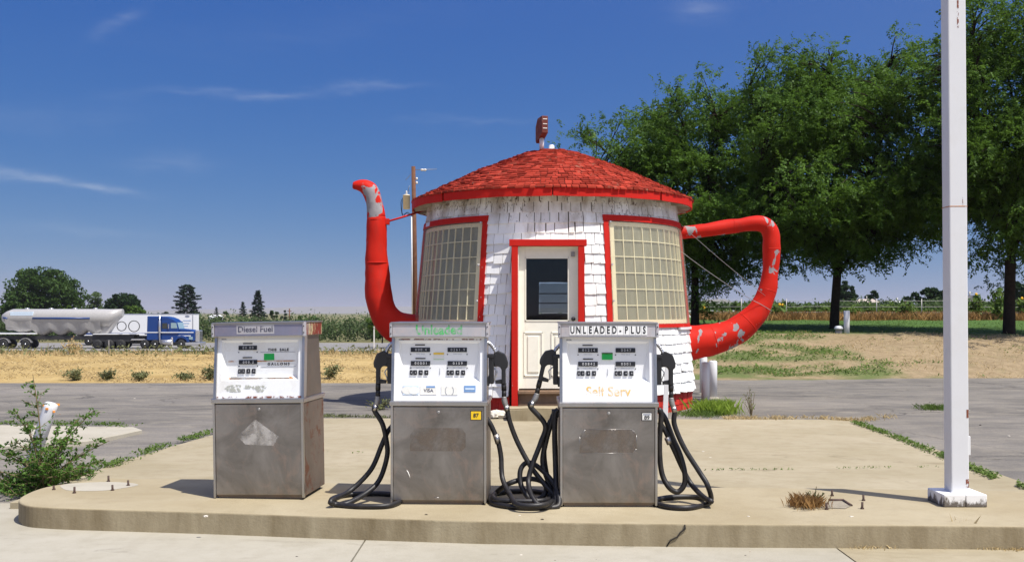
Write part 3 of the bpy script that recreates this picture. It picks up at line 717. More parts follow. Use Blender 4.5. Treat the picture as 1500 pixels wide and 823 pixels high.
def shingle(mb, a, b, z0, z1, r0, r1, t, tilt=0.0, zj=0.0):
    """one shingle between angles a,b; butt end at z0 stands t proud"""
    dz = tilt
    A, B, C, D = cp(a, r0 + t, z0 - dz), cp(b, r0 + t, z0 + dz), cp(b, r1 + .004, z1), cp(a, r1 + .004, z1)
    E, Fv, Gv, H = cp(a, r0 - .01, z0 - dz), cp(b, r0 - .01, z0 + dz), cp(b, r1 - .01, z1), cp(a, r1 - .01, z1)
    mb.add([A, B, C, D, E, Fv, Gv, H], [(0, 1, 2, 3), (4, 7, 6, 5), (0, 4, 5, 1), (1, 5, 6, 2), (2, 6, 7, 3), (3, 7, 4, 0)])
wall = MB(); rs = random.Random(5)
z = .345
while z < 3.36:
    ex = rs.uniform(.135, .165) if z < 2.95 else rs.uniform(.12, .15)
    z1 = min(z + ex + .02, 3.42)
    th = -90 + rs.uniform(0, 3)
    end = 270 + th
    while th < end - 1:
        w = rs.choice((.10, .13, .15, .17, .20, .22, .26)) / RW(z) * 57.3
        b = min(th + w, end)
        if not (b < -95 and th > -265) or True:
            gap = rs.choice((.12, .16, .22, .34)) * (1.7 if z > 2.75 else 1)
            aa, bb = th + gap / 2, b - gap / 2
            tt, tl = rs.uniform(.018, .034), rs.gauss(0, .0035)
            for (a_, b_) in cut(aa, bb, z, z1):
                shingle(wall, a_, b_, z + rs.gauss(0, .007), z1 + rs.uniform(0, .01), RW(z), RW(z1), tt, tl)
            for (h0, h1, zb_, zt2) in ((DOOR[0], DOOR[1], 0, DOOR[2]), (WL[0], WL[1], *WZ), (WRr[0], WRr[1], *WZ)):
                a2, b2 = max(aa, h0), min(bb, h1)
                if b2 - a2 < .5: continue
                if z < zt2 < z1 - .03: shingle(wall, a2, b2, zt2 + .004, z1, RW(zt2), RW(z1), tt, 0)
                if z < zb_ - .03 < z1 and zb_ > 0: shingle(wall, a2, b2, z, min(z1, zb_ - .002), RW(z), RW(zb_), tt, 0)
        th = b
    z += ex
wall.build('shingle_wall', MAT['wall'], pot, PI_)
sk = MB()
z = BASE
for ex in (.10, .105, .10):
    th = -90 + rs.uniform(0, 3); end = th + 360
    while th < end - 1:
        b = min(th + rs.uniform(.09, .16) / 2.3 * 57.3, end)
        for (a_, b_) in cut(th + .08, b - .08, z, z + ex):
            shingle(sk, a_, b_, z + rs.gauss(0, .003), z + ex + .012, 2.325, 2.325, rs.uniform(.012, .024), rs.gauss(0, .002))
        th = b
    z += ex
sk.build('skirt', MAT['skirt'], pot, PI_)
# ---- roof
RPROF = [(2.36, 3.405), (1.24, 3.935), (.44, 4.245), (.0, 4.295)]
def rz(r):
    for (r0, z0), (r1, z1) in zip(RPROF, RPROF[1:]):
        if r >= r1: return z0 + (z1 - z0) * (r0 - r) / (r0 - r1)
    return RPROF[-1][1]
base = MB(); n = 48
ringr = [2.31, 1.8, 1.24, .8, .44, .02]
vs = [cp(360 * k / n, r_, rz(r_) - .008) for r_ in ringr for k in range(n)]
base.add(vs, [(i * n + k, i * n + (k + 1) % n, (i + 1) * n + (k + 1) % n, (i + 1) * n + k) for i in range(len(ringr) - 1) for k in range(n)])
roof = base.build('roof', MAT['roof_under'], pot, PI_)
shk = MB(); r_ = 2.35; row = 0
while r_ > .16:
    dr = .088 if r_ > .5 else .08
    th = rs.uniform(0, 6); end = th + 360
    while th < end - .5:
        wdt = rs.uniform(.07, .15) / max(r_, .35) * 57.3; b = min(th + wdt, end); g = .16
        r0 = r_ + rs.gauss(0, .007); r1 = r_ - dr * 1.25; t = rs.uniform(.012, .034)
        a_, b_ = th + g, b - g
        zt0, zt1 = rz(min(r0, 2.36)) if r0 < 2.36 else 3.405 - (r0 - 2.36) * .47, rz(r1)
        tl = rs.gauss(0, .002)
        A = [cp(a_, r0, zt0 + t - tl), cp(b_, r0, zt0 + t + tl), cp(b_, r1, zt1 + .004), cp(a_, r1, zt1 + .004)]
        Bm = [cp(a_, r0, zt0 - .004), cp(b_, r0, zt0 - .004), cp(b_, r1, zt1 - .006), cp(a_, r1, zt1 - .006)]
        shk.add(A + Bm, [(0, 1, 2, 3), (4, 7, 6, 5), (0, 4, 5, 1), (1, 5, 6, 2), (2, 6, 7, 3), (3, 7, 4, 0)])
        th = b
    r_ -= dr; row += 1
shk.build('shakes', MAT['roof'], roof)
bpy.context.view_layer.update()
for v in roof.children[0].data.vertices: v.co = PI_ @ v.co
cap = MB(); cap.lathe([(.17, 4.262), (.16, 4.285), (.05, 4.31), (.045, 4.395), (.03, 4.405)], (CX, CY, 0), 16)
cap.build('roof_vent', MAT['whitepaint'], roof, PI_)
# fascia boards round the eave
fz0, fz1 = 3.285, 3.395
segs = [(-88, -48), (-47.2, -2), (-1.6, 43), (43.6, 93), (93.5, 140), (140.5, 186), (186.5, 229), (229.5, 271.5)]
for i, (a, b) in enumerate(segs):
    m_ = MB(); k = 9; r0 = 2.325 + (.012 if i % 2 else 0) + (.02 if i == 0 else 0)
    vs = []
    for j in range(k + 1):
        th = lerp(a, b, j / k); dz = .012 * math.sin(j * 1.3 + i) * .3
        vs += [cp(th, r0, fz0 + dz), cp(th, r0, fz1 + .01), cp(th, r0 - .022, fz1 + .01), cp(th, r0 - .022, fz0 + dz)]
    fs = []
    for j in range(k):
        for q in range(4): fs.append((j * 4 + q, j * 4 + (q + 1) % 4, j * 4 + 4 + (q + 1) % 4, j * 4 + 4 + q))
    fs += [(0, 1, 2, 3), tuple(k * 4 + q for q in (3, 2, 1, 0))]
    m_.add(vs, fs); m_.build('fascia_board', MAT['red'], pot, PI_)
sf = MB(); n = 60
sf.add([p for k in range(n) for p in (cp(360 * k / n, 2.305, 3.30), cp(360 * k / n, 2.05, 3.365))], [(2 * k, 2 * k + 1, (2 * k + 3) % (2 * n), (2 * k + 2) % (2 * n)) for k in range(n)])
for k in range(24):   # rafter tails
    th = -90 + 15 * k + 4
    for dth in (0,):
        a, b = cp(th - .6, 2.29, 3.27), cp(th + .6, 2.29, 3.27)
        c, d = cp(th + .6, 2.06, 3.29), cp(th - .6, 2.06, 3.29)
        up = Vector((0, 0, .045)); sf.add([a, b, c, d, a + up, b + up, c + up * 1.6, d + up * 1.6], [(0, 3, 2, 1), (4, 5, 6, 7), (0, 1, 5, 4), (1, 2, 6, 5), (2, 3, 7, 6), (3, 0, 4, 7)])
sf.build('soffit', MAT['soffit'], pot, PI_)

# ---- windows: glazing, muntins, frame, sheet of yellowed plastic
def arc_band(mb, th0, th1, z0, z1, o0, o1, n):
    vs = []
    for j in range(n + 1):
        th = lerp(th0, th1, j / n)
        vs += [cp(th, RW(z0) + o1, z0), cp(th, RW(z1) + o1, z1), cp(th, RW(z1) + o0, z1), cp(th, RW(z0) + o0, z0)]
    fs = [(j * 4 + q, j * 4 + (q + 1) % 4, j * 4 + 4 + (q + 1) % 4, j * 4 + 4 + q) for j in range(n) for q in range(4)]
    fs += [(0, 1, 2, 3), tuple(n * 4 + q for q in (3, 2, 1, 0))]
    mb.add(vs, fs)
def window(t0, t1, ncol, flip):
    z0, z1 = WZ[0] + .05, WZ[1] - .09
    pn = MB(); arc_band(pn, t0, t1, z0, z1, -.035, -.030, 28)
    w = pn.build('window', MAT['pane'], pot, PI_)
    mu = MB(); nrow = 6
    for c in range(ncol + 1):
        th = lerp(t0 + 1.9, t1 - 1.9, c / ncol); h = .16 if 0 < c < ncol else .9
        arc_band(mu, th - h, th + h, z0, z1, -.03, -.013, 1)
    for r in range(nrow + 1):
        z = lerp(z0 + .035, z1 - .03, r / nrow); h = .0065 if 0 < r < nrow else .03
        arc_band(mu, t0, t1, z - h, z + h, -.029, -.014, 28)
    m = mu.build('muntins', MAT['muntin'], w); mv(m)
    cv = MB(); n = 28; vs = []
    e0, e1 = (t0, t1 + .2) if flip else (t0 - .2, t1)
    for zz, off in ((z0 - .03, .035), (z0 + .2, .05), ((z0 + z1) / 2, .055), (z1 - .2, .05), (z1 + .02, .035)):
        vs += [cp(lerp(e0, e1, j / n), RW(zz) + off, zz) for j in range(n + 1)]
    fs = [(i * (n + 1) + j, i * (n + 1) + j + 1, (i + 1) * (n + 1) + j + 1, (i + 1) * (n + 1) + j) for i in range(4) for j in range(n)]
    cv.add(vs, fs, True); c = cv.build('plastic_cover', MAT['cover'], w); mv(c)
    fr = MB()
    arc_band(fr, t0 - 2.4, t1 + 2.4, WZ[1] - .075, WZ[1] + .012, 0, .045, 30)
    arc_band(fr, t0 - .2, t1 + .2, WZ[0] - .005, WZ[0] + .05, 0, .04, 28)
    arc_band(fr, t0 - 2.2, t0 + .15, WZ[0], WZ[1] - .077, 0, .036, 2); arc_band(fr, t1 - .15, t1 + 2.2, WZ[0], WZ[1] - .077, 0, .036, 2)
    f = fr.build('frame', MAT['red'], w); mv(f)
    e = (t1 - .4) if flip else (t0 + .4)
    for zz in (z1 - .005, (z0 + z1) / 2 + .12, (z0 + z1) / 2 - .42):
        sc = MB(); a = cp(e, RW(zz) + .03, zz); b = cp(e, RW(zz) + .066, zz); sc.cyl(a, b, .014, 8)
        s = sc.build('cover_screw', MAT['alloy'], w); mv(s)
    return w
def mv(o):
    for v in o.data.vertices: v.co = PI_ @ v.co
wl = window(WL[0] + .1, WL[1] - .1, 11, True); wr = window(WRr[0] + .1, WRr[1] - .1, 11, False)
pt = MB(); arc_band(pt, -73, -67.5, WZ[1] - .06, WZ[1] + .006, .046, .05, 2); mv(pt.build('number_plate', MAT['palesticker'], wl))
# back window with a security grille
gb = MB(); a0, a1, z0, z1 = BW
arc_band(gb, a0, a1, z0, z1, -.06, -.05, 6); bw = gb.build('window', MAT['glass'], pot, PI_)
gr = MB()
for i in range(-14, 26):
    for sgn in (1, -1):
        pts = []
        for k in range(13):
            zz = lerp(z0, z1, k / 12); th = a0 + i * .95 + sgn * (k / 12) * 12.5 + (0 if sgn > 0 else 12)
            if a0 <= th <= a1: pts.append(cp(th, RW(zz) - .09, zz))
        if len(pts) > 1: gr.tube(pts, .0035, 4, smooth=False)
for zz in (z0 + .18, z0 + .36): gr.tube([cp(a0, RW(zz) - .10, zz), cp(a1, RW(zz) - .10, zz)], .011, 6)
mv(gr.build('security_grille', MAT['blackmetal'], bw))
# ---- door
DX0, DX1 = P(760, 0, 14.98).x, P(847, 0, 14.98).x
DY = CY - 2.33
zs, zt = .47, 2.545            # threshold, head
pn0 = BASE
dr = MB()
def bx(mb, x0, x1, z0, z1, y0, y1, b=.004): mb.bbox((x0, y0, z0), (x1, y1, z1), b)
gx0, gx1, gz0, gz1 = P(769, 0, 14.98).x, P(833.5, 0, 14.98).x, 1.455, 2.39
bx(dr, DX0, gx0, zs, zt, DY + .06, DY + .10); bx(dr, gx1, DX1, zs, zt, DY + .06, DY + .10)
bx(dr, gx0, gx1, zs, gz0, DY + .0605, DY + .0995); bx(dr, gx0, gx1, gz1, zt, DY + .0605, DY + .0995)
door = dr.build('door', MAT['cream'], pot, PI_)
pnl = MB()
for (x0, x1) in ((gx0 - .02, (gx0 + gx1) / 2 - .06), ((gx0 + gx1) / 2 + .06, gx1 + .02)):
    for w_, y_ in ((0, .054), ):
        for (xa, xb, za, zb) in ((x0, x0 + .022, .65, 1.30), (x1 - .022, x1, .65, 1.30), (x0, x1, .65, .672), (x0, x1, 1.278, 1.30)):
            pnl.bbox((xa, DY + .048, za), (xb, DY + .062, zb), .005)
        pnl.bbox((x0 + .06, DY + .046, .71), (x1 - .06, DY + .062, 1.24), .006)
mv(pnl.build('panel_moulding', MAT['cream'], door))
gl = MB(); gl.box((gx0, DY + .078, gz0), (gx1, DY + .084, gz1)); mv(gl.build('glass', MAT['glass'], door))
gs = MB()
for (xa, xb, za, zb) in ((gx0, gx0 + .018, gz0, gz1), (gx1 - .018, gx1, gz0, gz1), (gx0, gx1, gz0, gz0 + .018), (gx0, gx1, gz1 - .018, gz1)): gs.bbox((xa, DY + .052, za), (xb, DY + .066, zb), .003)
mv(gs.build('glass_bead', MAT['cream'], door))
kn = MB(); kx = P(839.5, 0, 14.98).x; kz = CAMZ - (467 - HOR) * 14.98 / F
kn.lathe([(.012, 0), (.012, -.03), (.026, -.035), (.033, -.05), (.026, -.066), (.01, -.07)], (kx, DY + .06, kz), 14, 'y'); mv(kn.build('knob', MAT['blackmetal'], door))
lt = MB(); lt.bbox((gx1 + .03, DY + .03, 2.40), (gx1 + .085, DY + .06, 2.47), .006); mv(lt.build('closer_bracket', MAT['wire'], door))
fr = MB()
tx0, tx1 = P(748, 0, 14.95).x, P(857, 0, 14.95).x
bx(fr, tx0 + .012, tx0 + .105, BASE + .16, 2.545, DY - .06, DY + .02, .006); bx(fr, tx1 - .105, tx1 - .012, BASE + .16, 2.545, DY - .06, DY + .02, .006)
bx(fr, tx0 - .02, tx1 + .02, 2.547, 2.645, DY - .065, DY + .02, .006)
fr.build('door_trim', MAT['red'], pot, PI_)
jb = MB()
bx(jb, tx0 + .105, DX0, zs - .02, zt + .0, DY - .02, DY + .11); bx(jb, DX1, tx1 - .105, zs - .02, zt, DY - .02, DY + .11); bx(jb, tx0 + .11, tx1 - .11, zt + .002, zt + .05, DY - .02, DY + .11)
jb.bbox((tx0 + .03, DY + .02, zt + .052), (tx1 - .03, DY + .3, zt + .095), .004)
jb.build('door_jamb', MAT['oldwood' if False else 'cream'], pot, PI_)
th_ = MB(); bx(th_, tx0 + .105, tx1 - .105, zs - .07, zs - .022, DY - .07, DY + .12, .008); bx(th_, tx0 + .11, tx1 - .11, BASE + .14, zs - .07, DY - .015, DY + .12)
th_.build('threshold', MAT['oldwood'], pot, PI_)
# step in front of the door, a loose block of concrete
st = MB(); bm = bmesh.new(); bmesh.ops.create_cube(bm, size=1)
sx0, sx1 = P(744, 0, 14.4).x, P(826, 0, 14.4).x
for v in bm.verts: v.co = Vector(((sx0 + sx1) / 2 + v.co.x * (sx1 - sx0), 14.55 + v.co.y * .44, SLAB + .08 + v.co.z * .19))
bmesh.ops.bevel(bm, geom=list(bm.edges), offset=.02, segments=2, affect='EDGES'); bmesh.ops.subdivide_edges(bm, edges=bm.edges, cuts=5, use_grid_fill=True)
for v in bm.verts: v.co += Vector((mnoise.noise(v.co * 6), mnoise.noise(v.co * 6 + Vector((5, 0, 0))), mnoise.noise(v.co * 6 + Vector((0, 9, 0))))) * .012
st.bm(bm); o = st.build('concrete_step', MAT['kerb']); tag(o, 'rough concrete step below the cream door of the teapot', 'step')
# crumbled mortar along the foot of the wall by the step
for i in range(9):
    m_ = MB(); bm = bmesh.new(); bmesh.ops.create_icosphere(bm, subdivisions=2, radius=1)
    c = Vector((lerp(-.28, .03, rs.random()), 14.72 + rs.uniform(-.10, .12), SLAB + .05)); s_ = rs.uniform(.04, .085)
    for v in bm.verts: v.co = c + Vector((v.co.x * s_ * 1.2, v.co.y * s_, v.co.z * s_ * .9)) * (1 + .45 * mnoise.noise(v.co * 1.7 + Vector((i * 3, 0, 0))))
    m_.bm(bm); o = m_.build('mortar_lump', MAT['stone']); tag(o, 'broken lump of pale mortar beside the concrete step', 'rubble', 'mortar lumps at the foot of the teapot wall')
# ---- spout
def dent(o):
    for v in o.data.vertices:
        n_ = mnoise.noise(v.co * 2.6) * .022 + mnoise.noise(v.co * 7.0 + Vector((3, 1, 7))) * .009
        v.co += v.normal * n_
D0 = 17.1
sp_px = [(625, 487, 26), (600, 485, 25.5), (578, 477, 23.5), (562, 459, 20.5), (555, 432, 19.5), (552.5, 405, 18), (552, 385, 16.8), (552, 352, 15), (551.8, 322, 13.4), (551.5, 318, 13), (550, 305, 12.6), (547, 291, 12.7), (541.5, 279.5, 12.3), (533.5, 273.5, 10.4), (524.5, 271.5, 7.2), (517.5, 271.5, 4.4)]
pts = [P(x, y, D0) for x, y, r in sp_px]; rad = [r * D0 / F for x, y, r in sp_px]
peel = [.33, .33, .34, .35, .36, .38, .38, .38, .40, .56, .60, .565, .59, .56, .55, .5]
s1 = smooth_path(pts, 5); s2 = lerp_list(rad, 5); s3 = lerp_list(peel, 5)
mb = MB(); mb.tube(s1, s2, 28, True, s3); sp = mb.build('spout', MAT['red_pipe'], pot, PI_, 'peel'); dent(sp)
for (i0, rr) in ((6, 17.0), (8, 13.8), (4, 19.7)):
    seam = MB(); a = pts[i0]; d = (pts[i0 + 1] - pts[i0 - 1]).normalized() * .010; seam.tube([a - d, a + d], [rr * D0 / F] * 2, 28, True, [.38, .38])
    mv(seam.build('seam_band', MAT['red_pipe'], sp, None, 'peel'))
rod = MB(); rod.tube([P(566, 325, D0), P(590, 318, D0 + .1), P(628, 306, D0 + .35)], .016, 8); rod.bbox(P(564, 329, D0 - .03) - Vector((0, .04, 0)), P(571, 321, D0 + .05), .004)
mv(rod.build('brace_rod', MAT['red'], sp))
# ---- handle
H0 = 17.2
hp = [(985, 342, 10), (1008, 340, 10), (1040, 336, 10.3), (1075, 331.5, 10.8), (1103, 328, 11.5), (1121, 331, 12), (1129.5, 345, 12.4), (1130.5, 365, 12.3), (1128.5, 395, 12), (1124, 425, 13), (1112, 452, 15.5), (1095, 472, 18.5), (1073, 487, 20.5), (1045, 497, 22.5), (1018, 502, 25), (1000, 505, 27), (985, 507, 28)]
pts = [P(x, y, H0) for x, y, r in hp]; rad = [r * H0 / F for x, y, r in hp]
peel = [.44, .60, .44, .44, .47, .56, .50, .50, .52, .48, .47, .48, .53, .56, .53, .50, .44]
mb = MB(); mb.tube(smooth_path(pts, 5), lerp_list(rad, 5), 28, True, lerp_list(peel, 5)); hd = mb.build('handle', MAT['red_pipe'], pot, PI_, 'peel'); dent(hd)
for i0 in (3, 5, 7, 9, 11, 13):
    seam = MB(); a = pts[i0]; d = (pts[i0 + 1] - pts[i0 - 1]).normalized() * .008; seam.tube([a - d, a + d], [rad[i0] * 1.012] * 2, 28, True, [.45, .45]); o = seam.build('seam_band', MAT['red_pipe'], hd, None, 'peel'); mv(o); dent(o)
wr_ = MB()
def sag(a, b, s, n=8): return [a.lerp(b, k / n) - Vector((0, 0, s * 4 * (k / n) * (1 - k / n))) for k in range(n + 1)]
wr_.tube(sag(P(990, 322, 16.75), P(1121, 433, 17.05), .03), .0035, 5); wr_.tube(sag(P(996, 367, 16.8), P(1103, 440, 17.0), .03), .0045, 5); wr_.tube(sag(P(1103, 440, 17.0), P(1131, 456, 17.05), -.01), .005, 5)
mv(wr_.build('guy_wire', MAT['wire'], hd))
# white ledge board under the window at the handle
lb = MB(); arc_band(lb, 58, 84, 1.315, 1.352, .02, .06, 8); lb.build('ledge_board', MAT['whitepaint'], pot, PI_)
# ---- sign on the roof
sg = empty('roof_sign', (P(793.5, 222, 17.0).x, 17.0, 4.27), label='rusted box sign on a white pipe at the top of the red roof', cat='sign')
m_ = MB(); m_.lathe([(.038, 0), (.038, .22)], (0, 0, 0), 12); m_.build('pipe', MAT['whitepaint'], sg)
rotm = Matrix.Rotation(R(104), 4, 'Z')
m_ = MB(); m_.prism([(-.20, .26), (.16, .14), (.20, .18), (.20, .42), (.08, .54), (-.20, .54), (-.20, .30)], -.052, .052, rotm, .006); bsn = m_.build('sign_box', MAT['rust_red'], sg)
for z0 in (.33, .40, .48): m_ = MB(); m_.box((-.2065, -.035, z0), (-.2005, .035, z0 + .012), rotm); m_.build('rim_bar', MAT['paper'], bsn)

# ------------------------------------------------------------------ pole and other posts round the station
pole = empty('canopy_pole', (0, 0, 0), label='tall white square steel pole on a stained white plinth', cat='pole')
c0 = G(1360, 733, ISL); pcx, pcy = G(1403.5, 741, ISL).x, 7.66
pole.location = (3.292, 7.58, ISL)
m_ = MB(); lean = Matrix.Rotation(R(-.42), 4, 'Y')
m_.bbox((-.066, -.066, .085), (.066, .066, 5.2), .008, lean); shaft = m_.build('shaft', MAT['whitepaint'], pole)
m_ = MB(); m_.bbox((-.0675, -.0675, 2.187), (.0675, .0675, 2.194), .001, lean); m_.build('weld_seam', MAT['rust_stain'], shaft)
for lo_, hi_ in (((.0655, -.01, 3.35), (.0675, .03, 3.9)), ((.04, -.0675, .13), (.062, -.0658, .19)), ((.03, -.0675, 2.2), (.034, -.0658, 2.26)), ((.048, -.0675, .64), (.062, -.0658, .70)), ((.0, -.0675, 3.5), (.012, -.0658, 3.7))): m_ = MB(); m_.box(lo_, hi_, lean); m_.build('rust_mark', MAT['rust_edge'], shaft)
m_ = MB(); m_.bbox((.0665, -.03, .36), (.094, .04, .50), .004, lean); m_.build('junction_box', MAT['whitepaint'], pole)
m_ = MB(); m_.bbox((-.157, -.15, 0), (.0, .15, .092), .007); m_.bbox((.003, -.15, 0), (.157, .15, .092), .007)
def M_plinth():
    m, t, b = new_mat('stained_white_plinth'); p = pos(t); sepn = t.node('ShaderNodeSeparateXYZ'); t.put(sepn.inputs[0], p)
    low = t.ramp(sepn.outputs[2], ISL + .115, ISL - .01); n = t.noise(16, 6, .7, t.mapping(p, (1, 1, .6)))
    c = t.mix(t.ramp(t.math('ADD', t.math('MULTIPLY', low, .45), n), .70, .82), (0.78, 0.77, 0.75), (0.13, 0.11, 0.09))
    t.put(b.inputs['Base Color'], c); b.inputs['Roughness'].default_value = .75; return m
m_.build('plinth', M_plinth(), pole)
# white bollards behind the teapot handle
def bollard(px0, px1, py0, py1, zb, label):
    d = (CAMZ - zb) * F / (py1 - HOR); w = (px1 - px0) * d / F; c = P((px0 + px1) / 2, py1, d); h = (py1 - py0) * d / F
    e = empty('bollard', (c.x, c.y, zb), label=label, cat='bollard', group='white bollards beside the teapot')
    m_ = MB(); m_.lathe([(w / 2, 0), (w / 2, h - .02), (w / 2 - .012, h - .004), (w / 2 - .03, h)], (0, 0, 0), 18); m_.build('post_tube', MAT['whitepaint'], e)
    m_ = MB(); m_.lathe([(w / 2 + .035, 0), (w / 2 + .03, .02), (w / 2 + .002, .026)], (0, 0, -.005), 18); m_.build('collar', MAT['patch'], e)
bollard(1027.5, 1039.5, 530, 589, .05, 'shorter white bollard standing in bright weeds beside the teapot')
bollard(1038.5, 1050.5, 528, 583, .05, 'taller white bollard at the road side of the pair in bright weeds')
bollard(1025, 1036, 522, 577, .05, 'white bollard mostly hidden behind the front pair')
def small_post(name, px0, px1, py0, py1, d, label, cat, mat):
    w = (px1 - px0) * d / F; c = P((px0 + px1) / 2, py1, d); h = (py1 - py0) * d / F
    e = empty(name, c, label=label, cat=cat); return e, w, h
e, w, h = small_post('white_post', 1236, 1244.5, 455, 495, 31.2, 'plain white round post on the lawn beside the vent pipe', 'post', None)
m_ = MB(); m_.lathe([(w / 2, -.1), (w / 2, h - .01), (w / 2 - .015, h)], (0, 0, 0), 16); m_.build('shaft', MAT['whitepaint'], e)
m_ = MB(); m_.lathe([(w / 2 + .03, -.08), (w / 2 + .03, .03)], (0, 0, 0), 16); m_.build('footing', MAT['stone'], e)
e, w, h = small_post('vent_pipe', 1223, 1234, 477, 495, 31.2, 'short vent pipe with a white domed cap on the lawn', 'vent', None)
m_ = MB(); m_.lathe([(w * .36, -.1), (w * .36, h * .72)], (0, 0, 0), 14); m_.build('pipe', MAT['soffit'], e)
m_ = MB(); m_.lathe([(w * .40, h * .70), (w * .58, h * .72), (w * .58, h * .82), (w * .45, h * .95), (w * .2, h), (.01, h)], (0, 0, 0), 16); m_.build('cap', MAT['whitepaint'], e)
m_ = MB(); m_.box((w * .28, -.03, -.1), (w * .44, .03, h * .7)); m_.box((-w * .44, -.03, -.1), (-w * .30, .03, h * .7)); m_.build('bracket', MAT['wire'], e)
# thin white stake by the skirt of the teapot
e = empty('white_stake', G(974.5, 614, SLAB), label='thin white flat stake leaning by the red skirt of the teapot', cat='stake')
m_ = MB(); m_.prism([(-.04, 0), (.035, 0), (.055, .88), (.0, .88)], -.012, .012, None, .003); m_.build('board', MAT['whitepaint'], e)
# leaning white bollard inside the sapling
a = G(44, 684, .02); top = P(76, 590, a.y + .02)
e = empty('leaning_post', a, label='leaning white bollard with chipped orange top, half hidden in the green sapling', cat='bollard')
m_ = MB(); dv = top - a; m_.tube([dv * -.15, dv * .9, dv * .985, dv], [.068, .066, .064, .05], 16); m_.build('post_tube', MAT['whitepaint'], e)
for k in range(4):
    m_ = MB(); an = k * 1.1 + 3.6; m_.box((-.016 - .006 * k, -.012, -.01), (.02, .012, .010), Matrix.Translation(dv * (.97 - .05 * (k % 3)) + Vector((math.cos(an) * .058, math.sin(an) * .058, 0))) @ Matrix.Rotation(an, 4, 'Z'))
    m_.build('orange_chip', MAT['orange_paint'], e)
# anchor bolts
def bolt(px, py, h, label, group):
    p = G(px, py, ISL); m_ = MB(); m_.lathe([(.0085, -.02), (.0085, h)], (0, 0, 0), 10); m_.lathe([(.014, .0), (.014, .010)], (0, 0, 0), 6, smooth=False)
    o = m_.build('anchor_bolt', MAT['rust']); o.location = p; o.rotation_euler = (rs.gauss(0, .04), rs.gauss(0, .04), 0); tag(o, label, 'bolt', group)
for px, py, h in ((79, 717, .035), (109, 722, .05), (159, 705, .05), (165, 718, .045), (188, 711, .045)):
    bolt(px, py, h, 'rusty anchor bolt sticking up by the pale round patch at the island end', 'anchor bolts at the rounded end of the island')
for px, py, h in ((1211, 746, .05), (1219, 726, .045), (1263, 745, .05), (1265, 733, .045)):
    bolt(px, py, h, 'rusty anchor bolt around the broken square hole near the dry tuft', 'anchor bolts round the square hole')
m_ = MB(); c = G(142, 712, ISL); m_.add([(c.x + .30 * math.cos(a) * (1 + .12 * math.sin(3 * a)), c.y + .22 * math.sin(a), ISL + .004) for a in [2 * math.pi * k / 28 for k in range(28)]], [tuple(range(28))])
m_.v = [(x, y, ISL + .0015) for x, y, z in m_.v]; o = m_.build('concrete_patch', MAT['patch']); tag(o, 'pale round mortar patch on the island end', kind='structure')
m_ = MB(); q = [G(1206, 744, ISL), G(1238, 745, ISL), G(1247, 741, ISL), G(1236, 734, ISL), G(1214, 734, ISL)]
m_.add([(p.x, p.y, ISL + .004) for p in q], [tuple(range(5))]); o = m_.build('filled_hole', MAT['dirtfill']); tag(o, 'broken square hole filled with dirt on the island', kind='structure')
for a, b in (((1214, 733.5), (1236, 733.5)), ((1236, 734), (1247, 741))):
    pa, pb = G(*a, ISL), G(*b, ISL); m_ = MB(); m_.tube([pa + Vector((0, 0, .006)), pb + Vector((0, 0, .006))], .012, 5); o = m_.build('steel_edging', MAT['rust']); tag(o, 'rusted steel edging of the square hole', kind='structure')
# crack in the kerb face, and conduit stubs
def ribbon(name, pts, w, mat, label):
    m_ = MB(); m_.tube(pts, w, 5); o = m_.build(name, mat); tag(o, label, kind='structure'); return o
dk = M_plain('crack_shadow_dirt', (0.03, 0.025, 0.02), .95)
fy = lambda px: pl(px, [(0, 7.2), (700, 6.97), (900, 6.885), (1100, 6.83), (1500, 6.81)])
ribbon('kerb_crack', [P(x, y, pl(x, [(900, 6.885), (1010, 6.855), (1100, 6.832)]) + .004) for x, y in ((1003, 768), (1004, 774), (997, 779), (992, 786), (982, 791), (977, 799))], .0055, dk, 'jagged crack down the island kerb')

# ------------------------------------------------------------------ utility pole behind the spout
ud = 45.0
u0 = P(609, 470, ud); ut = P(605.5, 244, ud)
up = empty('utility_pole', (u0.x, u0.y, terrain(u0.x, u0.y)), label='brown wooden utility pole with transformer behind the red spout', cat='utility pole')
hz = ut.z - up.location.z
m_ = MB(); m_.tube([(0, 0, -.3), (-.04, 0, hz * .5), (ut.x - u0.x, 0, hz)], [.12, .105, .088], 12); m_.build('pole', MAT['polewood'], up)
tr = P(595.5, 296, ud) - up.location
m_ = MB(); m_.lathe([(.13, -.31), (.155, -.30), (.155, .27), (.165, .275), (.165, .30), (.10, .33)], tr, 18); tf = m_.build('transformer', MAT['transformer'], up)
m_ = MB(); m_.lathe([(.03, .33), (.045, .37), (.03, .42), (.04, .46), (.012, .50)], tr, 10); m_.build('bushing', MAT['ceramic'], tf)
m_ = MB(); m_.tube(smooth_path([tr + Vector((-.14, 0, .2)), tr + Vector((-.24, 0, 0)), tr + Vector((-.22, 0, -.4)), tr + Vector((-.15, 0, -.62)), tr + Vector((0, -.05, -.5)), tr + Vector((.2, -.05, -.56)), tr + Vector((.28, 0, -.7))]), .014, 5)
m_.tube(smooth_path([tr + Vector((-.12, 0, .2)), tr + Vector((-.2, 0, -.1)), tr + Vector((-.17, 0, -.55)), tr + Vector((.05, 0, -.45)), tr + Vector((.22, 0, -.6))]), .012, 5); m_.build('drop_cable', MAT['rubber'], tf)
def L(px, py): return P(px, py, ud) - up.location
m_ = MB(); m_.tube([L(603.2, 318) + Vector((0, -.1, 0)), L(604.5, 470) + Vector((0, -.1, 0))], .03, 6); m_.build('conduit', MAT['whitepaint'], up)
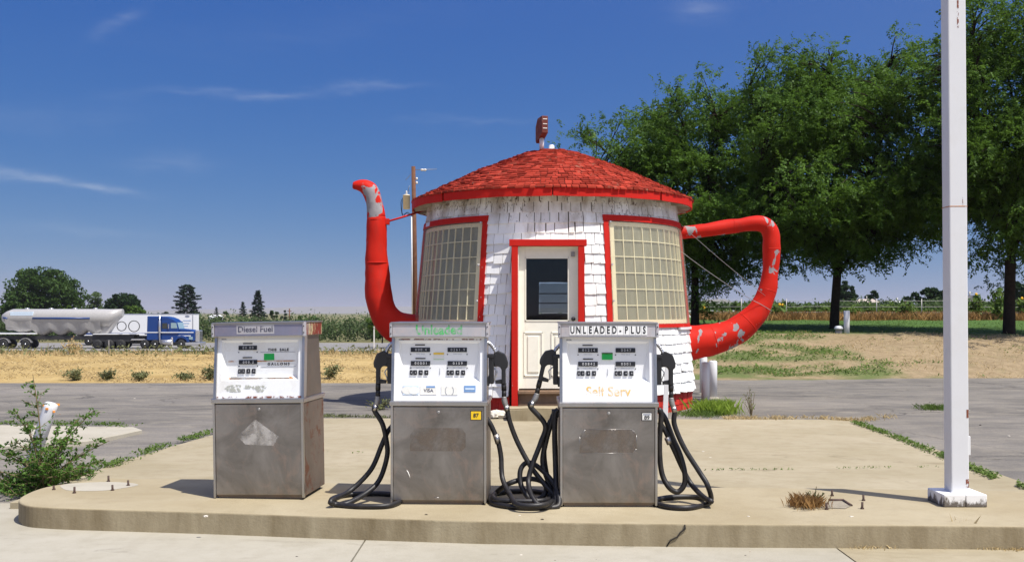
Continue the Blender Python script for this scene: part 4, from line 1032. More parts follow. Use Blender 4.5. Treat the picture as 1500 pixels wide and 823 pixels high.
for q_ in ([L(606, 249), L(640, 248)], sag(L(602, 255), L(594, 264), .01), [L(598, 282), L(598.5, 275), L(600, 272)]): m_ = MB(); m_.tube(q_, .011, 4); m_.build('wire', MAT['wire'], up)
for px in (618.5, 622.5): m_ = MB(); m_.lathe([(.02, -.08), (.05, -.04), (.05, .04), (.02, .08)], L(px, 249), 8, 'x'); m_.build('insulator', MAT['ceramic'], up)
for py in (262, 268): m_ = MB(); m_.lathe([(.04, -.05), (.05, 0), (.03, .06)], L(610.5, py), 8); m_.build('insulator', MAT['ceramic'], up)
# ------------------------------------------------------------------ fuel pumps
def letters(name, body, x, z, y, size, mat, parent, sx=1.0, weight=0.0, spacing=1.0, Mx=None, align='CENTER', thick=.0012):
    vs, fs = text_shape(body, size, sx, weight, spacing, align)
    mb = MB(); mb.add([(Mx @ Vector((x + a, y, z + b))) if Mx else (x + a, y, z + b) for a, b in vs], fs)
    o = mb.build(name, mat, parent, recalc=False); return o
def FY(z):            # front plane of the upper housing, slanting back with height
    return lerp(.035, .085, (z - .755) / (1.226 - .755))
def plate(mb, x0, x1, z0, z1, off, t=.002):
    """thin plate lying on the slanted dial face"""
    y0, y1 = FY(z0) + off, FY(z1) + off
    mb.add([(x0, y0 - t, z0), (x1, y0 - t, z0), (x1, y1 - t, z1), (x0, y1 - t, z1), (x0, y0 + .003, z0), (x1, y0 + .003, z0), (x1, y1 + .003, z1), (x0, y1 + .003, z1)],
           [(0, 1, 2, 3), (0, 4, 5, 1), (1, 5, 6, 2), (2, 6, 7, 3), (3, 7, 4, 0)])
TILT = math.atan2(.05, .471)
def on_face(x, z, off): return Matrix.Translation((x, FY(z) + off, z)) @ Matrix.Rotation(-TILT, 4, 'X')
RO = lambda z: lerp(.052, .018, (z - .92) / (1.19 - .92))      # depth of the recess in the dial face
def face_letters(body, x, z, size, mat, parent, off, name='lettering', **k):
    M_ = on_face(x, z, off)
    return letters(name, body, 0, 0, 0, size, mat, parent, Mx=M_, **k)

def make_pump(kind, loc, rotz, label, roll=0.0):
    old = kind == 'diesel'
    root = empty('fuel_pump', loc, (0, roll, rotz), label, 'fuel pump', 'old fuel pumps on the island')
    W = .353
    m = MB(); m.bbox((-W + .01, .02, .012), (W - .01, .55, .728), .004); m.box((-W + .03, .03, -.003), (W - .03, .53, .02)); m.build('cabinet', MAT['steel_side'], root)
    m = MB(); m.bbox((-W + .018, .004, .028), (W - .018, .022, .715), .004); dp = m.build('door_panel', MAT['steel'], root)
    for s in (-1, 1):
        m = MB(); m.bbox((s * (W - .009) - .009, -.004, .008), (s * (W - .009) + .009, .026, .728), .003); m.build('corner_post', MAT['chrome'], root)
        m = MB(); m.bbox((s * (W - .004) - .006, .03, .02), (s * (W - .004) + .006, .545, .72), .003); m.build('side_panel', MAT['steel_rust' if old else 'steel_side'], root)
    m = MB(); m.lathe([(.012, 0), (.012, -.006), (.006, -.008)], (0 if not old else .01, .005, .675), 14, 'y'); m.build('lock', MAT['wire'], dp)
    # stains and marks on the door panel
    if old:
        m = MB(); m.add([(-.16, .0025, .47), (-.02, .0025, .60), (.16, .0025, .47), (.12, .0025, .40), (-.10, .0025, .41)], [(0, 1, 2, 3, 4)]); m.build('rubbed_patch', MAT['polish'], dp)
    else:
        pts = [(-.21, .51), (-.17, .56), (.17, .56), (.20, .52), (.20, .42), (.17, .39), (-.21, .39)]
        m = MB(); m.add([(x, .0025, z) for x, z in pts], [tuple(range(7))]); m.build('sticker_ghost', MAT['smudge'], dp)
    if kind == 'unleaded':
        m = MB(); m.tube([(-.235, .002, .25), (-.225, .002, .235), (-.215, .002, .21), (-.21, .002, .19)], [.001, .0035, .003, .001], 6); m.build('white_scratch', MAT['paper'], dp); m = MB(); m.tube([(-.03, .002, .045), (.005, .002, .05)], [.003, .002], 6); m.build('white_scratch', MAT['chrome'], dp)
    if kind == 'plus':
        m = MB()
        for a, b in zip(pts, pts[1:] + pts[:1]): m.tube([(a[0], .003, a[1]), (b[0], .003, b[1])], .0013, 4)
        m.build('sticker_outline', MAT['chrome'], dp)
    # trim band between cabinet and housing
    m = MB(); m.bbox((-.362, -.012, .722), (.362, .568, .758), .006); m.build('trim_band', MAT['chrome'], root)
    # upper housing
    m = MB(); yt, yb = .085, .035
    prof = [(yb + .035, .758), (.555, .758), (.50, 1.23), (yt + .035, 1.23)]
    bm = bmesh.new(); f = bm.faces.new([bm.verts.new((-.338, y, z)) for y, z in prof]); r = bmesh.ops.extrude_face_region(bm, geom=[f])
    for g in r['geom']:
        if isinstance(g, bmesh.types.BMVert): g.co.x = .338
    bmesh.ops.recalc_face_normals(bm, faces=bm.faces); bmesh.ops.bevel(bm, geom=list(bm.edges), offset=.003, segments=1, affect='EDGES')
    for f in list(bm.faces):
        f.normal_update()
        if f.normal.y < -.8 and f.calc_area() > .1: bmesh.ops.delete(bm, geom=[f], context='FACES')
    m.bm(bm); m.build('housing', MAT['steel_side'], root)
    for s in (-1, 1):
        m = MB(); x0, x1 = sorted((s * .334, s * .354))
        m.add([(x0, FY(z) + o_, z) for z in (.758, 1.228) for o_ in (-.016, .05)] + [(x1, FY(z) + o_, z) for z in (.758, 1.228) for o_ in (-.016, .05)],
              [(0, 1, 3, 2), (4, 6, 7, 5), (0, 4, 5, 1), (2, 3, 7, 6), (0, 2, 6, 4), (1, 5, 7, 3)]); m.build('face_rail', MAT['chrome'], root)
    # dial face: flat border and a recessed tray
    m = MB(); en = MAT['enamel_old' if old else 'enamel']
    def fp(x, z, off=0.0): return (x, FY(z) + off, z)
    xo, zb, zt_ = .302, .893, 1.197; xi, xt, zib, zit = .272, .287, .922, 1.178
    O = [fp(-.334, .758), fp(.334, .758), fp(.334, 1.228), fp(-.334, 1.228)]
    A = [fp(-xo, zb), fp(xo, zb), fp(xo, zt_), fp(-xo, zt_)]
    I = [fp(-xi, zib, RO(zib)), fp(xi, zib, RO(zib)), fp(xt, zit, RO(zit)), fp(-xt, zit, RO(zit))]
    m.add(O + A + I, [(0, 1, 5, 4), (1, 2, 6, 5), (2, 3, 7, 6), (3, 0, 4, 7), (4, 5, 9, 8), (5, 6, 10, 9), (6, 7, 11, 10), (7, 4, 8, 11), (8, 9, 10, 11)])
    face = m.build('dial_face', en, root, recalc=False)
    if old:
        m = MB(); m.tube([fp(-.23, .915, .012), fp(.23, .915, .012)], .008, 6); m.build('ledge_lip', en, face)
    # displays
    def disp(x, z, digs):
        m = MB(); 
        w, h = .072, .0165
        plate(m, x - w, x + w, z - h, z + h, RO(z) - .004); m.build('counter_window', MAT['black'], face)
        face_letters(digs, x + .004, z, .027, MAT['digit'], face, RO(z) - .0085, 'counter_digits', spacing=1.5)
    def slot(x, z):
        m = MB(); plate(m, x - .037, x + .037, z - .004, z + .004, RO(z) - .002); m.build('slot', MAT['ink'], face)
    def buttons(x, z, n=4):
        for i in range(n):
            m = MB(); xx = x + (-.0685, -.040, 0.002, .044)[i]; w = (.010, .0145, .0145, .0145)[i]
            plate(m, xx - w, xx + w, z - .018, z + .018, RO(z) - .006); m.build('price_window', MAT['black'], face)
            face_letters(('1', '3', '9', '9')[i] if i else '0', xx + .002, z, .018, MAT['digit'], face, RO(z) - .0105, 'price_digit')
    def dots(x, z):
        for s in (-.073, .073): m = MB(); m.lathe([(.0045, 0), (.0045, -.003)], fp(x + s, z, RO(z)), 8, 'y'); m.build('screw', MAT['ink'], face)
    if old:
        disp(-.105, 1.139, '00.00'); disp(-.105, 1.030, '000.2'); slot(-.105, 1.172); slot(-.11, 1.064); buttons(-.105, .960); dots(-.105, 1.105); dots(-.105, .999)
        face_letters('THIS  SALE', .135, 1.121, .027, MAT['ink'], face, RO(1.12) - .003, spacing=1.2, weight=.0012, sx=1.08)
        face_letters('GALLONS', .135, 1.012, .027, MAT['ink'], face, RO(1.01) - .003, spacing=1.5, weight=.0012, sx=1.08)
        m = MB()
        for z_ in (1.104, .994): plate(m, -.005, .27, z_ - .0012, z_ + .0012, RO(z_) - .001)
        m.build('underline', MAT['greyprint'], face)
        m = MB(); plate(m, .022, .102, 1.043, 1.093, RO(1.06) - .003); m.build('label_sticker', MAT['green_s'], face)
        m = MB(); plate(m, -.25, .275, .895, .918, .016); m.build('rust_streak', MAT['rust_stain'], face)
        m = MB(); plate(m, -.26, .28, 1.032, 1.040, RO(1.036) - .0015); m.build('rust_line', MAT['rust_stain'], face)
        m = MB(); plate(m, -.33, .33, .760, .772, -.002); m.build('rust_edge', MAT['rust_edge'], face)
        m = MB(); pass
        for (sx_, sz_, rx_, rz_) in ((-.195, .832, .062, .036), (-.09, .843, .03, .018), (.0, .828, .05, .034)):
            m = MB(); m.add([fp(sx_ + rx_ * math.cos(a) * (1 + .25 * math.sin(3 * a + sx_ * 40)), sz_ + rz_ * math.sin(a) * (1 + .2 * math.cos(2 * a)), -.002) for a in [2 * math.pi * k / 22 for k in range(22)]], [tuple(range(22))]); m.build('scuff', MAT['scuff'], face, recalc=False)
        m = MB(); m.lathe([(.03, 0), (.028, -.004), (.0, -.005)], fp(.03, .905, .012), 14, 'y'); m.build('knob_plate', MAT['paper'], face)
    else:
        d4 = {'unleaded': ('000.4', '0261.9', '00001', '0159'), 'plus': ('01214', '0047', '00842', '0001')}[kind]
        for sx_, a, b in ((-.145, d4[0], d4[2]), (.13, d4[1], d4[3])):
            disp(sx_, 1.131, a); disp(sx_, 1.030, b); buttons(sx_ - .0, .961); dots(sx_, 1.097); dots(sx_, .995)
            face_letters('THIS SALE', sx_, 1.099, .011, MAT['greyprint'], face, RO(1.1) - .0015, spacing=1.3)
            face_letters('GALLONS', sx_, .996, .011, MAT['greyprint'], face, RO(1.0) - .0015, spacing=1.5)
        slot(-.148, 1.167); slot(-.145, 1.066)
        m = MB(); plate(m, -.003, .0, .945, .995, RO(.97) - .001); m.build('divider_line', MAT['greyprint'], face)
        if kind == 'plus':
            m = MB(); plate(m, -.043, .036, 1.062, 1.112, RO(1.09) - .003); s_ = m.build('label_sticker', MAT['green_s'], face)
            m = MB(); plate(m, -.043, .036, 1.104, 1.1125, RO(1.1) - .0045); m.build('sticker_stripe', MAT['leaf_bright'], face)
            t_ = face_letters('Self Serv', .0, .830, .098, MAT['orange_l'], face, -.002, weight=.0018, sx=.96)
        else:
            m = MB(); plate(m, -.047, .031, 1.062, 1.108, RO(1.08) - .003); m.build('label_sticker', MAT['paper'], face)
            m = MB(); plate(m, -.047, .031, 1.097, 1.109, RO(1.1) - .0045); m.build('sticker_stripe', MAT['yellow_s'], face)
            m = MB(); plate(m, -.047, .031, 1.060, 1.066, RO(1.06) - .0045); m.build('sticker_stripe', MAT['green_s'], face)
            # card stickers along the bottom border
            m = MB(); plate(m, -.268, -.152, .800, .866, -.0015); m.build('card_sticker', MAT['palesticker'], face)
            m = MB()
            for cx_ in (-.234, -.186):
                v = [fp(cx_ + .042 * math.cos(a) , .833 + .029 * math.sin(a), -.0045 - (.001 if cx_ > -.2 else 0)) for a in [2 * math.pi * k / 20 for k in range(20)]]; m.add(v, [tuple(range(20))])
            m.build('sticker_circles', MAT['paper'], face, recalc=False)
            m = MB(); plate(m, -.140, -.018, .802, .868, -.0015); m.build('card_sticker', MAT['paper'], face)
            m = MB(); plate(m, -.095, -.030, .853, .866, -.003); m.build('sticker_stripe', MAT['blue_s'], face)
            face_letters('VISA', -.078, .832, .036, MAT['blue_l'], face, -.005, weight=.0008)
            m = MB(); plate(m, .016, .138, .800, .862, -.0015); m.build('card_sticker', MAT['paper'], face)
            m = MB()
            for s in (-1, 1): m.tube([fp(.077 + s * (.018 + .012 * math.sin(a)), .831 + .027 * math.cos(a), -.0035) for a in [math.pi * k / 10 for k in range(11)]], .0022, 5)
            m.build('sticker_brackets', MAT['greyprint'], face)
            m = MB(); plate(m, .186, .270, .822, .868, -.0015); m.build('card_sticker', MAT['blue_s'], face)
            m = MB(); plate(m, .194, .262, .838, .852, -.003); m.build('sticker_stripe', MAT['palesticker'], face)
            m = MB(); plate(m, -.33, .31, 1.205, 1.212, -.001); m.build('rust_line', MAT['rust_edge'], face)
    letters('maker_mark', 'MODEL', -.285, 1.207, FY(1.207) - .002, .012, MAT['greyprint'], face, weight=.0004)
    # header
    m = MB(); m.bbox((-.352, .050, 1.226), (.352, .535, 1.328), .004); hb = m.build('header', MAT['steel_rust' if old else 'header'], root)
    m = MB(); m.bbox((-.345, .040, 1.232), (.345, .062, 1.322), .003); m.build('sign_panel', MAT['header_blue' if old else 'header'], hb)
    for s in (-1, 1):
        m = MB(); m.bbox((s * .357 - .010, .034, 1.224), (s * .357 + .010, .075, 1.330), .003); m.build('end_cap', MAT['header'], hb)
    for z_ in (1.318, 1.226): m = MB(); m.bbox((-.35, .033, z_), (.35, .06, z_ + .008), .002); m.build('edge_bead', MAT['chrome'], hb)
    for s in (-1, 1):
        for z_ in (1.252, 1.302): m = MB(); m.lathe([(.005, 0), (.004, -.004)], (s * .357, .0335, z_), 8, 'y'); m.build('screw', MAT['ink'], hb)
    m = MB(); m.bbox((-.36, .03, 1.327), (.36, .55, 1.337), .003); m.build('header_lid', MAT['chrome'], hb)
    if old:
        m = MB(); m.box((-.170, .0385, 1.245), (.125, .0402, 1.315)); m.build('letter_backing', MAT['header'], hb)
        letters('lettering', 'Diesel Fuel', -.022, 1.280, .037, .062, MAT['blue_l'], hb, weight=.001)
        m = MB(); m.box((.3525, .07, 1.232), (.3545, .53, 1.322)); m.build('peeling_side_paint', MAT['peeling_side'], hb)
    elif kind == 'unleaded':
        letters('lettering', 'Unleaded', .0, 1.279, .0385, .104, MAT['green_l'], hb, sx=.86, weight=.003, spacing=1.02)
    else:
        word = 'UNLEADED-PLUS'; x0, dx = -.262, .0436
        for i, ch in enumerate(word):
            x_ = x0 + dx * i
            m = MB(); m.box((x_ - .0205, .0372, 1.244), (x_ + .0205, .0402, 1.312)); m.build('letter_tile', MAT['tile'], hb)
            letters('letter', ch, x_, 1.278, .0358, .074, MAT['ink'], hb, sx=.62, weight=.0022)
    # octane plate on the door panel
    if not old:
        n, c = (('87', 'yellow_s') if kind == 'unleaded' else ('89', 'paper'))
        m = MB(); 
        x0, x1, z0, z1 = (.235, .318, .618, .688) if kind == 'unleaded' else (.237, .314, .624, .684)
        m.box((x0, .000, z0), (x1, .0035, z1)); op = m.build('octane_plate', MAT['ink'], dp)
        m = MB(); m.box((x0 + .005, -.0015, z0 + .005), (x1 - .005, .0005, z1 - .005)); m.build('octane_face', MAT[c], dp)
        if kind == 'plus':
            m = MB(); m.box((x0 + .010, -.0025, z0 + .009), (x1 - .010, -.0012, z0 + .040)); m.build('octane_window', MAT['paper'], dp)
            m = MB(); m.box((x0 + .012, -.0025, z1 - .020), (x1 - .012, -.0012, z1 - .010)); m.build('octane_bar', MAT['greyprint'], dp)
        letters('octane_number', n, (x0 + x1) / 2, (z0 + z1) / 2 - (.008 if kind == 'plus' else 0), -.0035, .040, MAT['ink'], dp, weight=.001)
    return root
NPOLY = [(.045, .105), (.078, .123), (.092, .115), (.128, .10), (.142, .07), (.154, .03), (.15, -.004), (.135, -.012), (.136, -.128), (.105, -.128), (.104, -.02), (.096, -.004), (.082, .004), (.066, .006), (.049, .0), (.042, .05)]
def add_nozzle(root, side, z, y, tilt=0.0, du=0.0, boot=True):
    """nozzle hanging in its boot on the pump's side"""
    base = Matrix.Translation((side * .353, y, z)) @ Matrix.Diagonal((side, 1, 1, 1))
    if boot:
        m = MB(); m.bbox((-.0, -.05, .07), (.05, .05, .098), .005, base); m.bbox((.010, -.04, -.125), (.047, .04, .075), .006, base); m.bbox((-.0, -.045, -.14), (.012, .045, -.07), .003, base)
        m.build('nozzle_boot', MAT['black'], root)
    B = Matrix.Translation((side * (.353 + du), y, z)) @ Matrix.Diagonal((side, 1, 1, 1)) @ Matrix.Rotation(R(tilt), 4, 'Y')
    m = MB(); m.prism(NPOLY, -.024, .024, B, .007)
    m.prism([(.056, -.10), (.11, -.09), (.11, -.126), (.058, -.124)], -.012, .012, B, .004); nz = m.build('nozzle', MAT['black'], root)
    m = MB(); q = smooth_path([(-.01, 0, .185), (.012, 0, .178), (.034, 0, .158), (.052, 0, .130), (.062, 0, .105)], 4); m.tube([B @ v for v in q], .0125, 10)
    for k in range(4):
        t = 5 + k * 2; m.tube([B @ q[t], B @ q[t + 1]], .0155, 10)
    m.build('spout_tube', MAT['alloy'], nz)
    m = MB(); m.tube([B @ v for v in smooth_path([(.040, 0, .0), (.058, 0, -.02), (.070, 0, -.042), (.060, 0, -.07), (.050, 0, -.104)], 4)], .0048, 7); m.build('lever', MAT['alloy'], nz)
    m = MB(); m.tube([B @ Vector(v) for v in ((.1205, 0, -.12), (.122, 0, -.175))], [.0185, .0195], 12); m.tube([B @ Vector(v) for v in ((.122, 0, -.173), (.123, 0, -.225))], [.0165, .0175], 12); m.build('grip_sleeve', MAT['rubber'], nz)
    m = MB(); m.tube([B @ v for v in smooth_path([(.123, 0, -.222), (.124, 0, -.245), (.130, 0, -.272), (.140, 0, -.295)], 3)], [.019] * 3 + [.021] * 4 + [.0185] * 3, 12); m.build('swivel', MAT['wire'], nz)
    e = B @ Vector((.140, 0, -.295)); e2 = B @ Vector((.148, 0, -.33))
    m = MB(); m.tube([e - (e2 - e) * .15, e2], [.0205, .0205], 12); m.build('hose_ferrule', MAT['chrome'], nz)
    return root.matrix_basis @ e, root.matrix_basis @ e2
def add_hose(root, pts, r=.0192, fit=None):
    inv = root.matrix_basis.inverted()
    m = MB(); m.tube(smooth_path(pts, 8), r, 10); h = m.build('hose', MAT['rubber'], root, inv)
    if fit:
        m = MB(); a, b = Vector(fit[0]), Vector(fit[1]); m.tube([a, b], r * 1.18, 12); m.build('hose_ferrule', MAT['chrome'], h, inv)
# placement (front bottom-centre of each pump on the island)
def face_mid(p0, p1):
    a, b = G(*p0, ISL), G(*p1, ISL); return (a + b) / 2, math.atan2(b.y - a.y, b.x - a.x)
c1, _ = face_mid((313, 728), (447, 733.5)); c2, _ = face_mid((572, 738), (713, 740)); c3, _ = face_mid((820, 742), (964, 743.5))
zz = Vector((0, 0, .004))
p1 = make_pump('diesel', c1 + zz, R(-5.5), 'weathered diesel pump with bluish header, rust streaks and no hoses', R(-.9))
p2 = make_pump('unleaded', c2 + zz, R(-2.0), 'steel pump with green Unleaded lettering and yellow 87 plate')
p3 = make_pump('plus', c3 + zz, R(-.8), 'steel pump with black UNLEADED-PLUS letter tiles and orange Self Serv')
bpy.context.view_layer.update()
HG = ISL + .021
def g(px, py, dz=0.0): return G(px, py, HG + dz)
YN = .17
# unleaded pump, road-left side
a, b = add_nozzle(p2, -1, 1.0, YN); dn = b.y
add_hose(p2, [a, b, P(560, 620, dn), P(566, 645, dn), P(567, 668, dn), P(556, 702, dn - .02), P(536, 722, dn - .12), g(505, 738), g(489, 735.5), g(487, 730), g(510, 724), g(560, 722.5), g(590, 728), g(572, 739.5), g(530, 741), g(494, 738.5), g(485, 733, .03), P(512, 719, dn - .05), P(543, 688, dn + .02), P(559, 652, dn + .05), P(568, 632, dn + .06), P(578, 620, dn + .07)])
# unleaded pump, door side
a, b = add_nozzle(p2, 1, 1.0, YN); dn = b.y
add_hose(p2, [a, b, P(747, 618, dn), P(758, 647, dn), P(777, 682, dn - .03), P(797, 708, dn - .08), P(812, 727, dn - .15), g(806, 741), g(770, 743), g(728, 738), g(718, 729), g(735, 720.5), g(780, 719), g(812, 726), g(800, 738, .03), g(760, 739, .03), P(747, 724, dn - .2), P(736, 700, dn - .05), P(734, 670, dn), P(731, 652, dn), P(727, 640, dn), P(719, 622, dn), P(712, 612, dn)], fit=(P(726, 636, dn), P(730, 649, dn)))
# plus pump, door side: three strands
a, b = add_nozzle(p3, -1, 1.0, YN, -12, -.0); dn = b.y
add_hose(p3, [a, b, P(798.5, 622, dn), P(792, 648, dn), P(780, 680, dn - .02), P(774, 706, dn - .06), P(781, 730, dn - .2), g(795, 741), g(818, 740), P(815, 715, dn - .1), P(800, 694, dn), P(783, 680, dn + .06), P(770, 678, dn + .08), P(762, 690, dn + .06), P(764, 712, dn + .02), P(778, 731, dn - .05), P(795, 727, dn), P(800, 712, dn + .04), P(790, 703, dn + .08), P(770, 701, dn + .10), P(745, 708, dn + .06), g(726, 722, .02), g(724, 730, .03), g(745, 733, .03), g(790, 733, .03), P(808, 725, dn - .05), P(800, 690, dn + .05), P(797, 660, dn + .06), P(801, 630, dn + .06), P(808, 614, dn + .06), P(818, 606, dn + .06)])
add_hose(p3, [P(818, 604, dn + .02), P(811, 607, dn + .02), P(807, 620, dn + .02), P(800, 645, dn + .03), P(795, 672, dn + .03), P(798, 690, dn + .02), P(806, 712, dn), P(814, 735, dn - .1)], r=.020)
add_hose(p3, [P(818, 600, dn - .02), P(813.5, 606, dn - .02), P(812.5, 640, dn - .02), P(814, 690, dn - .04), g(815, 738)], r=.020)
m = MB(); q = p3.matrix_basis.inverted(); cb = q @ P(814, 605, dn); m.bbox((cb.x - .03, cb.y - .03, cb.z - .02), (cb.x + .03, cb.y + .03, cb.z + .03), .006); m.build('hose_clamp', MAT['black'], p3)
# plus pump, road side
a, b = add_nozzle(p3, 1, 1.0, YN); dn = b.y
add_hose(p3, [a, b, P(988, 622, dn), P(1002, 655, dn - .02), P(1024, 690, dn - .06), P(1037, 712, dn - .1), g(1040, 735), g(1010, 743), g(975, 741), g(958, 733), g(985, 727.5), g(1025, 728), g(1042, 734, .03), P(1030, 727, dn - .12), P(1012, 708, dn + .02), P(999, 684, dn + .04), P(990, 664, dn + .04), P(982, 647, dn + .04), P(975, 632, dn + .04), P(966, 618, dn + .04)], fit=(P(977, 640, dn + .035), P(981, 650, dn + .035)))
add_hose(p3, [P(964, 600, dn + .03), P(968.5, 606, dn + .03), P(966, 650, dn + .03), P(969, 690, dn + .03), P(979, 712, dn), P(992, 720, dn), P(1002, 710, dn), P(1003, 692, dn), P(996, 665, dn + .02), P(985, 640, dn + .05), P(974, 612, dn + .06), P(964, 600, dn + .06)], r=.020)
# ------------------------------------------------------------------ trucks on the highway
TD = 118.0; TS = TD / F; TZ0 = -2.51
def wheel(parent, x, y, r=.52, w=.30, rim='alloy', n=20):
    m = MB(); s = -1 if y < 0 else 1
    m.lathe([(r * .55, -w / 2), (r * .94, -w / 2), (r, -w * .36), (r, w * .36), (r * .94, w / 2), (r * .55, w / 2)], (x, y, r), n, 'y'); wh = m.build('wheel', MAT['tyre'], parent)
    m = MB(); m.lathe([(r * .56, -w / 2 * .7 * 1), (r * .56, s * w * .47), (r * .50, s * w * .5), (r * .42, s * w * .3), (r * .2, s * w * .38), (r * .16, s * w * .55), (.02, s * w * .58)], (x, y, r), n, 'y'); m.build('rim', MAT[rim], wh)
    return wh
def xl(px, c): return (px - c) * TS
# tractor
tc = 258
tr = empty('semi_tractor', ((tc - 750) * TS, TD, TZ0), label='blue long nose semi tractor with sleeper cab and white stripe', cat='semi truck')
def TZ(py): return CAMZ - (py - HOR) * TS - TZ0
def tx(px): return xl(px, tc)
m = MB(); m.box((tx(160), -.45, .75), (tx(290), .45, 1.05)); m.box((tx(160), -.42, .55), (tx(226), .42, .75)); m.build('chassis', MAT['chassis'], tr)
m = MB(); m.prism([(tx(220), .95), (tx(241), .95), (tx(241), TZ(463.5)), (tx(221), TZ(463))], -1.2, 1.2, None, .08); sl_ = m.build('sleeper', MAT['truck_blue'], tr)
m = MB(); m.prism([(tx(241.5), TZ(463.2)), (tx(241.5), TZ(469)), (tx(262), TZ(471)), (tx(258), TZ(467.5)), (tx(250), TZ(464.2))], -1.1, 1.1, None, .05); m.build('roof_fairing', MAT['truck_blue'], tr)
m = MB(); m.prism([(tx(241.5), .95), (tx(264), .95), (tx(266), TZ(482)), (tx(263), TZ(470.5)), (tx(241.5), TZ(469))], -1.12, 1.12, None, .06); cab = m.build('cab', MAT['truck_blue'], tr)
m = MB(); m.prism([(tx(242.5), TZ(481)), (tx(250), TZ(481)), (tx(250), TZ(473)), (tx(242.5), TZ(473))], -1.14, -1.10, None, .01); m.build('side_window', MAT['darkglass'], cab)
m = MB(); m.prism([(tx(255), TZ(480.5)), (tx(264.5), TZ(480.5)), (tx(262.8), TZ(472.8)), (tx(255), TZ(472.5))], -1.135, -1.10, None, .01); m.build('door_window', MAT['windshield'], cab)
m = MB(); m.add([(tx(266.6), -1.0, TZ(481.5)), (tx(266.6), 1.0, TZ(481.5)), (tx(263.8), 1.0, TZ(472)), (tx(263.8), -1.0, TZ(472))], [(0, 1, 2, 3)]); m.build('windscreen', MAT['windshield'], cab)
m = MB(); m.prism([(tx(264.2), TZ(499)), (tx(288), TZ(499)), (tx(288.5), TZ(485)), (tx(282), TZ(482.6)), (tx(264.2), TZ(480.8))], -.85, .85, None, .08); hood = m.build('hood', MAT['truck_blue'], tr)
m = MB(); m.bbox((tx(288.3), -.62, TZ(500)), (tx(294.5), .62, TZ(483.5)), .06); gr_ = m.build('grille', MAT['alloy'], tr)
m = MB(); 
for k in range(7): m.box((tx(294.6), -.5, TZ(499) + k * .16), (tx(294.9), .5, TZ(499) + k * .16 + .05))
m.build('grille_bar', MAT['chassis'], gr_)
m = MB(); m.bbox((tx(276), -1.2, TZ(505.5)), (tx(297), 1.2, TZ(500.8)), .06); m.build('bumper', MAT['alloy'], tr)
for s in (-1, 1):
    m = MB(); arc = [(tx(270) + .95 * math.cos(a), .55 + .95 * math.sin(a)) for a in [math.pi * k / 12 for k in range(1, 12)]]
    arc2 = [(tx(270) + .72 * math.cos(a), .52 + .72 * math.sin(a)) for a in [math.pi * k / 12 for k in range(11, 0, -1)]]
    ya, yb_ = sorted((s * .80, s * 1.22)); m.prism(arc + arc2, ya, yb_, None, .02); m.build('fender', MAT['truck_blue'], tr)
    m = MB(); m.bbox((tx(281), s * 1.0 - .12, TZ(497)), (tx(286), s * 1.0 + .12, TZ(493)), .04); m.build('headlight', MAT['windshield'], tr)
    wheel(tr, tx(270), s * 1.02)
    for px in (217, 232): wheel(tr, tx(px), s * .95, w=.5)
m = MB(); m.lathe([(.09, TZ(501)), (.09, TZ(486)), (.13, TZ(485)), (.13, TZ(470)), (.07, TZ(469)), (.07, TZ(461))], (tx(239.5), -1.27, 0), 12); m.build('exhaust_stack', MAT['alloy'], tr)
m = MB(); m.tube([(tx(240), -1.0, .72), (tx(258), -1.0, .72)], .32, 16); m.build('fuel_tank', MAT['alloy'], tr)
m = MB(); m.prism([(tx(220.5), TZ(487)), (tx(288), TZ(487)), (tx(288), TZ(485.8)), (tx(220.5), TZ(485.8))], -1.225, -1.15); m.prism([(tx(265), TZ(492)), (tx(283), TZ(492)), (tx(283), TZ(490.8)), (tx(265), TZ(490.8))], -.875, -.84); m.build('white_stripe', MAT['truck_white'], tr)
m = MB(); m.bbox((tx(252), -1.35, TZ(481)), (tx(253), -1.2, TZ(474.5)), .01); m.build('mirror', MAT['alloy'], tr)
m = MB(); m.prism([(tx(196), .95), (tx(219), .95), (tx(216), 1.12), (tx(198), 1.12)], -1.1, -.6, None, .02); m.build('quarter_fender', MAT['alloy'], tr)
# pneumatic tank trailer
tk = empty('tank_trailer', ((90 - 750) * TS, TD, TZ0), label='pale grey bulk tank trailer with hopper bottoms and blue line', cat='trailer')
def kx(px): return xl(px, 90)
zc = TZ(466); Rt = TZ(452.5) - zc
m = MB(); prof = [(kx(3), .15, 0.10), (kx(5), .45, .05), (kx(11), .80, .0), (kx(20), Rt, .0), (kx(150), Rt, .0), (kx(163), Rt * .98, .0), (kx(180), Rt * .42, .62)]
n = 28; vs = []
for (x, r, up_) in prof:
    for k in range(n):
        a = 2 * math.pi * k / n; vs.append((x, r * math.cos(a), zc + up_ * (1 - .0) + r * math.sin(a) * (1.0)))
fs = [(i * n + k, i * n + (k + 1) % n, (i + 1) * n + (k + 1) % n, (i + 1) * n + k) for i in range(len(prof) - 1) for k in range(n)]
m.add(vs, fs, True); m.f += [tuple(range(n - 1, -1, -1)), tuple((len(prof) - 1) * n + k for k in range(n))]; m.sm += [False, False]
tank = m.build('tank', MAT['tank'], tk)
